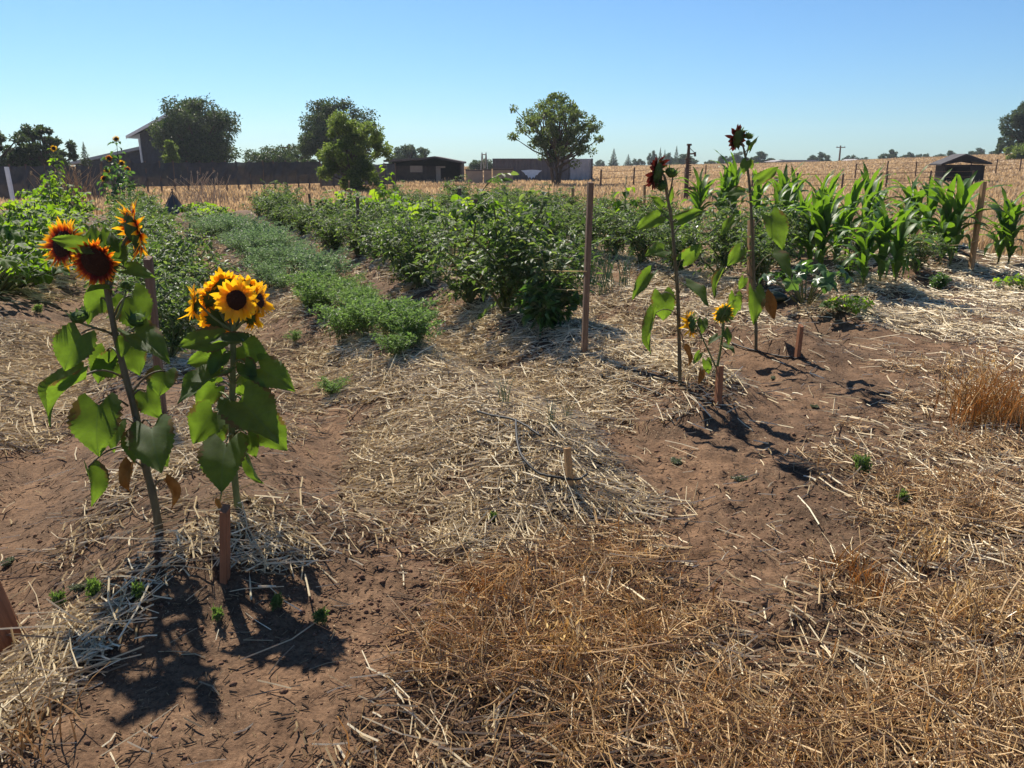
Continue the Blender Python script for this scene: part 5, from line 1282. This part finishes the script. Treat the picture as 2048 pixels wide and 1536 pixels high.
# dark open shed with two roof slopes
YS = 66.0; sl = px_base(780, YS); sh = thing("open_shed", "low dark open fronted shed with sagging roof right of the pale green tree", "shed", sl)
def sx(px): return P(px, 345, YS).x - sl.x
def sz(px, py): return P(px, py, YS).z - sl.z
mb = MB(); prism(mb, [(sx(770), sz(770, 324)), (sx(842), sz(842, 320)), (sx(842), sz(842, 316)), (sx(770), sz(770, 320))], -.6, 4.6); mb.build("roof", M['shedroof'], sh)
mb = MB(); prism(mb, [(sx(838), sz(838, 321)), (sx(872), sz(872, 316)), (sx(926), sz(926, 327)), (sx(926), sz(926, 323)), (sx(872), sz(872, 312.5)), (sx(838), sz(838, 317))], -.9, 5); mb.build("roof", M['shedroof'], sh)
mb = MB(); prism(mb, [(sx(770), -.6), (sx(922), -.6), (sx(922), sz(922, 325.5)), (sx(872), sz(872, 315)), (sx(839), sz(839, 319)), (sx(770), sz(770, 322.5))], 4.1, 4.25); mb.build("back_wall", M['darkint'], sh)
mb = MB(); mb.box(((sx(776) + sx(872)) / 2, 0, (sz(820, 332) - .6) / 2), (sx(872) - sx(776), .12, sz(820, 332) + .6)); mb.build("front_wall", M['shedwall'], sh)
for px in (921, 771):
    mb = MB(); mb.box((sx(px), 2.1, (sz(px, 327) - .6) / 2), (.12, 4.0, sz(px, 327) + .6)); mb.build("side_wall", M['shedwall'], sh)
mb = MB(); mb.box((sx(877), -.15, (sz(877, 336) - .6) / 2), (.35, .12, sz(877, 336) + .6)); mb.build("post", M['tan_panel'], sh)
mb = MB(); mb.box((sx(882), -.3, sz(882, 334)), (px2m(18, YS), .1, .12)); mb.build("beam", M['tan_panel'], sh)
mb = MB(); mb.box((sx(833), -.075, sz(833, 338)), (px2m(24, YS), .03, px2m(12, YS))); mb.build("hatch", M['tan_panel'], sh)
# tan panels
YT = 62.0
for i, (x0, x1, tp, lab) in enumerate([(931, 966, 339, "left weathered tan panel between the shed and the container"), (967, 984, 338, "middle narrow tan panel beside the dark container"), (986, 1026, 337, "right tan panel standing in front of the dark container")]):
    b = px_base((x0 + x1) / 2, YT + (0 if i < 2 else -1.5)); t = thing("tan_panel", lab, "panel", b, 0, "tan panels by the container"); w = px2m(x1 - x0, YT) - .06; h = P((x0 + x1) / 2, tp, YT).z - b.z + .3
    mb = MB(); mb.box((0, 0, h / 2 - .3), (w, .08, h)); mb.build("board", M['tan_panel'], t)
    mb = MB(); mb.box((0, -.062, h - .36), (w, .04, .10)); mb.build("rail", M['shedroof'], t)
    for s_ in (-1, 1): mb = MB(); mb.box((s_ * (w / 2 - .05), .08, h / 2 - .3), (.1, .07, h + .1)); mb.build("post", M['wood_grey'], t)
# container
YC = 70.0; c0 = px_base(985, YC); ct = thing("shipping_container", "dark ribbed shipping container with a pale end under the airy tree", "container", c0)
def cxp(px): return P(px, 345, YC).x - c0.x
ztop = P(1100, 317, YC).z - c0.z
def ribbed(x0, x1, z0, z1, y, depth, pitch, mat, parent, name):
    mb = MB(); n = int((x1 - x0) / pitch * 4); xs = np.linspace(x0, x1, n + 1); off = [0, depth, depth, 0]
    vs = []
    for i, x in enumerate(xs): vs += [(x, y - off[i % 4], z0), (x, y - off[i % 4], z1)]
    mb.add(vs, [(2 * i, 2 * i + 2, 2 * i + 3, 2 * i + 1) for i in range(n)]); return mb.build(name, M[mat], parent)
X0, X1, X2 = 0, cxp(1139), cxp(1184)
mb = MB(); mb.box(((X0 + X1) / 2, 1.25, ztop / 2 - .25), (X1 - X0 - .02, 2.4, ztop + .4)); mb.build("body", M['container'], ct)
ribbed(X0 + .05, X1 - .05, -.4, ztop - .12, .02, .05, .34, 'container', ct, "side_wall")
mb = MB(); mb.box(((X0 + X1) / 2, 0, ztop - .06), (X1 - X0, .12, .12)); mb.build("top_rail", M['container'], ct)
mb = MB(); mb.box(((X1 + X2) / 2 + .01, 1.25, ztop / 2 - .25), (X2 - X1 - .03, 2.4, ztop + .34)); mb.build("end_block", M['container_end'], ct)
ribbed(X1 + .04, X2 - .04, -.4, ztop - .02, .02, .07, .44, 'container_end', ct, "end_wall")
mb = MB(); mb.box((X2 - .02, -.03, ztop / 2 - .2), (.14, .12, ztop + .4)); mb.build("corner_post", M['container'], ct)
lz = P(1063, 341, YC).z - c0.z; lx0, lx1 = cxp(1042), cxp(1084); mb = MB(); q = np.linspace(0, 1, 13)      # white fan shaped mark on the side
top_ = [(lx0 + (lx1 - lx0) * u, lz + .06 * math.sin(math.pi * u)) for u in q]; bot = [(lx0 + (lx1 - lx0) * (.08 + .84 * u), lz - .10 - .62 * math.sin(math.pi * u) ** 1.2 * (1 if k % 2 == 0 else .66)) for k, u in enumerate(q)]
vs = [(x, -.062, z) for x, z in top_] + [(x, -.062, z) for x, z in bot]
mb.add(vs, [(k, 13 + k, 14 + k, k + 1) for k in range(12)]); mb.build("painted_mark", M['white_paint'], ct)
# tripod frame behind
YM = 80.0; tb_ = px_base(966, YM); tp = thing("metal_tripod", "thin metal A frame standing between the shed and the container", "frame", tb_)
def tx(px, py): q = P(px, py, YM); return Vector((q.x - tb_.x, 0, q.z - tb_.z))
for a, b_, dy in (((960, 340), (964, 305), 0), ((977, 336), (972, 305), 0), ((970, 336), (964, 306), .8), ((967, 336), (972, 306), .8)):
    p, q = tx(*a), tx(*b_); p.y += dy; p.z = min(p.z, 0) - .2; mb = MB(); mb.tube([p, q], .05, 6); mb.build("leg", M['metal_grey'], tp)
mb = MB(); mb.tube([tx(963, 309), tx(973, 309)], .05, 6); mb.build("crossbar", M['metal_grey'], tp)
# dark shade netting on posts, left
def netting(px0, px1, Y0, Y1, zb, zt, label, nposts):
    a, b_ = px_base(px0, Y0), px_base(px1, Y1); t = thing("netting_fence", label, "netting", a, 0, "dark netting on posts")
    mb = MB(); n = nposts * 4; r = np.random.default_rng(abs(px0) + 5); vs = []
    for i in range(n + 1):
        u = i / n; p = a.lerp(b_, u) - a; sag = .05 * math.sin(u * nposts * math.pi) ** 2
        for z in np.linspace(zb, zt, 4): vs.append((p.x + r.normal(0, .02), p.y + r.normal(0, .03), z - sag * (z > zb) + p.z))
    mb.add(vs, [(i * 4 + k, i * 4 + 4 + k, i * 4 + 5 + k, i * 4 + 1 + k) for i in range(n) for k in range(3)]); mb.build("net", M['net'], t)
    for i in range(nposts + 1):
        p = a.lerp(b_, i / nposts) - a; mb = MB(); mb.tube([(p.x, p.y + .06, p.z - .3), (p.x + r.normal(0, .03), p.y + .06, p.z + zt + .06)], .045, 6); mb.build("post", M['wood_grey'], t)
netting(-60, 200, 36, 37, .05, 1.50, "long dark netting reaching the ground at the left edge below the ragged trees", 7)
netting(205, 640, 40, 46, .48, 1.62, "dark raised netting on many posts below the big dark tree", 17)
netting(640, 790, 47, 52, .3, 1.5, "dark netting behind the pale green tree", 6)
pt = px_base(18, 33); stake(pt, P(13, 334, 33), .20, .12, 'trim', "pale upright post in front of the netting at the far left", name="fence_post")
# small net cone
tc_ = P(349, 428, 26); tz = gz(tc_.x, tc_.y); tt = thing("plant_cone", "small grey net cone at the far end of the sunflower row", "net cone", (tc_.x, tc_.y, tz)); hc = P(350, 386, 26).z - tz
mb = MB(); vs = [(0, 0, hc)] + [(.42 * math.cos(k * math.pi / 6), .42 * math.sin(k * math.pi / 6), 0) for k in range(12)]; mb.add(vs, None, [(0, 1 + k, 1 + (k + 1) % 12) for k in range(12)]); mb.build("net", M['net'], tt)
for k in range(4): mb = MB(); mb.tube([(.44 * math.cos(k * 1.57 + .5), .44 * math.sin(k * 1.57 + .5), -.1), (-.03 * math.cos(k * 1.57 + .5), -.03 * math.sin(k * 1.57 + .5), hc + .12)], .014, 5); mb.build("pole", M['wood_grey'], tt)
# animal shelter on the rise
sp = at(1925, 366)
if sp.y > 90 or sp.y < 30: sp = px_base(1925, 58)
YH = sp.y; k = YH / FPX; sA = thing("animal_shelter", "small dark wooden animal shelter with open front on the dry slope", "shelter", sp, R(-6))
W_, D_, h0, h1 = 76 * k, 40 * k, (P(1925, 330, YH).z - sp.z), (P(1925, 312, YH).z - sp.z)
Wf = W_ * .62
mb = MB(); mb.box((0, D_, h0 / 2 - .1), (W_, .08, h0 + .2)); mb.build("back_wall", M['darkint'], sA)
for x in (-W_ / 2 + .04, W_ / 2 - .04): mb = MB(); mb.box((x, D_ / 2, h0 / 2 - .1), (.08, D_ - .1, h0 + .18)); mb.build("side_wall", M['shelter'], sA)
mb = MB(); mb.box((W_ / 2 - W_ * .16 - .1, 0, h0 / 2 - .1), (W_ * .32, .07, h0 + .16)); mb.build("front_wall", M['shelter'], sA)
mb = MB(); mb.box((-.1, 0, h0 - .06), (W_ - .1, .09, .16)); mb.build("beam", M['shelter'], sA)
mb = MB(); mb.box((-W_ / 2 + .10, -.02, h0 / 2 - .15), (.12, .12, h0 + .1)); mb.build("post", M['shelter'], sA)
mb = MB(); e = .35; prism(mb, [(-W_ / 2 - e, h0 - .02), (-W_ * .06, h1 + .02), (W_ / 2 + e * .6, h0 + .04), (W_ / 2 + e * .6, h0 + .14), (-W_ * .06, h1 + .14), (-W_ / 2 - e, h0 + .08)], -.4, D_ + .3); mb.build("roof", M['shelter_roof'], sA)
# distant houses
for i, (x0, x1, tp_, Y, lab) in enumerate([(1548, 1640, 320, 215, "distant low house with a long grey roof beyond the field crest"), (1702, 1756, 318, 240, "distant small house with grey roof between low trees")]):
    b = px_base((x0 + x1) / 2, Y); w = px2m(x1 - x0, Y); h = P((x0 + x1) / 2, tp_, Y).z - b.z; t = thing("house", lab, "house", b)
    mb = MB(); mb.box((0, 4, h * .35 - .5), (w * .94, 8, h * .7 + 1)); mb.build("wall", M['house'], t)
    mb = MB(); prism(mb, [(-w / 2, h * .66), (-w * .32, h), (w * .32, h), (w / 2, h * .66), (w / 2, h * .62), (-w / 2, h * .62)], -.6, 8.6); mb.build("roof", M['house_roof'], t)
    for sx_ in (-.25, .25): mb = MB(); mb.box((sx_ * w, -.02, h * .35), (1.4, .06, 1.1)); mb.build("window", M['glass'], t)
# utility poles
for i, (px, top, Y, lab) in enumerate([(1676, 291, 190, "thin utility pole on the horizon in the field's middle"), (582, 288, 100, "utility pole top beside the tall dark tree")]):
    b = px_base(px, Y); h = P(px, top, Y).z - b.z; t = thing("utility_pole", lab, "utility pole", b)
    mb = MB(); mb.tube([(0, 0, -.5), (0, 0, h)], [.22, .15], 8); mb.build("pole", M['wood_grey'], t)
    mb = MB(); mb.box((0, -.2, h - .4), (2.0, .14, .18)); mb.build("crossarm", M['wood_grey'], t)
    for x in (-.85, .85): mb = MB(); mb.tube([(x, -.2, h - .31), (x, -.2, h - .08)], [.07, .05], 6); mb.build("insulator", M['metal_grey'], t)
# rusty post crane and the implement lying beside it
YR = 33.0; rb = px_base(1374, YR); cr = thing("post_crane", "rusty upright post with a short swinging arm standing in the dry field", "machine", rb)
def rp(px, py): q = P(px, py, YR); return Vector((q.x - rb.x, 0, q.z - rb.z))
mb = MB(); mb.tube([(0, 0, -.1), rp(1375, 335), rp(1378, 291)], [.10, .07, .055], 8); mb.build("post", M['metal_dark'], cr)
mb = MB(); mb.box(tuple(rp(1378.5, 289.5)), (.16, .16, .07)); mb.build("cap", M['metal_dark'], cr)
mb = MB(); mb.tube([rp(1378, 308), rp(1390, 307)], .03, 6); mb.tube([rp(1378.5, 295), rp(1390, 306.5)], .012, 5); mb.build("arm", M['metal_dark'], cr)
mb = MB(); mb.tube([rp(1390, 304), rp(1390, 313)], .045, 6); mb.build("hook_block", M['metal_dark'], cr)
mb = MB(); [mb.box(tuple(rp(1376 + (q % 2), 318 + 4.5 * q)), (.20, .14, .05)) for q in range(8)]; mb.build("ratchet_teeth", M['metal_dark'], cr)
ib = px_base(1397, YR + .6); im = thing("farm_implement", "low rusty farm implement lying right of the post crane", "implement", ib); wi = px2m(46, YR)
for z, w in ((.62, 1.0), (.38, .9)): mb = MB(); mb.box((0, 0, z), (wi * w, .12, .12)); mb.build("beam", M['metal_dark'], im)
for x in (-.45, -.15, .15, .42): mb = MB(); mb.tube([(x * wi, 0, .6), (x * wi + .03, -.04, -.05)], .035, 6); mb.build("leg", M['metal_dark'], im)
mb = MB(); mb.tube([(wi * .40, -.10, .26), (wi * .40, .10, .26)], .26, 14); mb.build("wheel", M['metal_dark'], im)
# field fences with thin posts
def wire_fence(p0, p1, n, h, label, mat='metal_dark', wires=3, group="wire fences in the field"):
    a, b_ = Vector(p0), Vector(p1); t = thing("wire_fence", label, "fence", (a.x, a.y, gz(a.x, a.y)), 0, group); o = t.location; tops = []
    r = random.Random(n)
    for i in range(n):
        q = a.lerp(b_, i / (n - 1)); z = gz(q.x, q.y); mb = MB(); hh = h * r.uniform(.9, 1.1)
        mb.tube([(q.x - o.x, q.y - o.y, z - o.z - .2), (q.x - o.x + r.uniform(-.05, .05), q.y - o.y, z - o.z + hh)], .05, 6); mb.build("post", M[mat], t); tops.append((q.x - o.x, q.y - o.y, z - o.z))
    for w in range(wires):
        mb = MB(); mb.tube([(x, y, z + h * (.3 + .6 * w / max(1, wires - 1))) for x, y, z in tops], .012, 4, cap=False); mb.build("wire", M['metal_dark'], t)
wire_fence((25, 62, 0), (64, 84, 0), 14, 1.3, "wire fence climbing the slope right of the animal shelter")
wire_fence((13, 46, 0), (26, 48, 0), 6, 1.0, "dark post wire fence in front of the animal shelter")
wire_fence((5, 48, 0), (15, 66, 0), 5, 1.2, "wire fence running back into the field right of the tall stake")

# ---------------------------------------------------------------- thin summer haze round the whole place
hm = bpy.data.materials.new("haze"); hm.use_nodes = True; ht = hm.node_tree; ht.nodes.clear()
ho = ht.nodes.new("ShaderNodeOutputMaterial"); hv = ht.nodes.new("ShaderNodeVolumePrincipled")
hv.inputs['Color'].default_value = (.80, .88, 1.0, 1); hv.inputs['Density'].default_value = .00028; hv.inputs['Anisotropy'].default_value = .3
ht.links.new(hv.outputs[0], ho.inputs['Volume'])
mb = MB(); mb.box((0, 0, 11), (1400, 1400, 38)); o = mb.build("haze", hm); tag(o, kind='stuff')
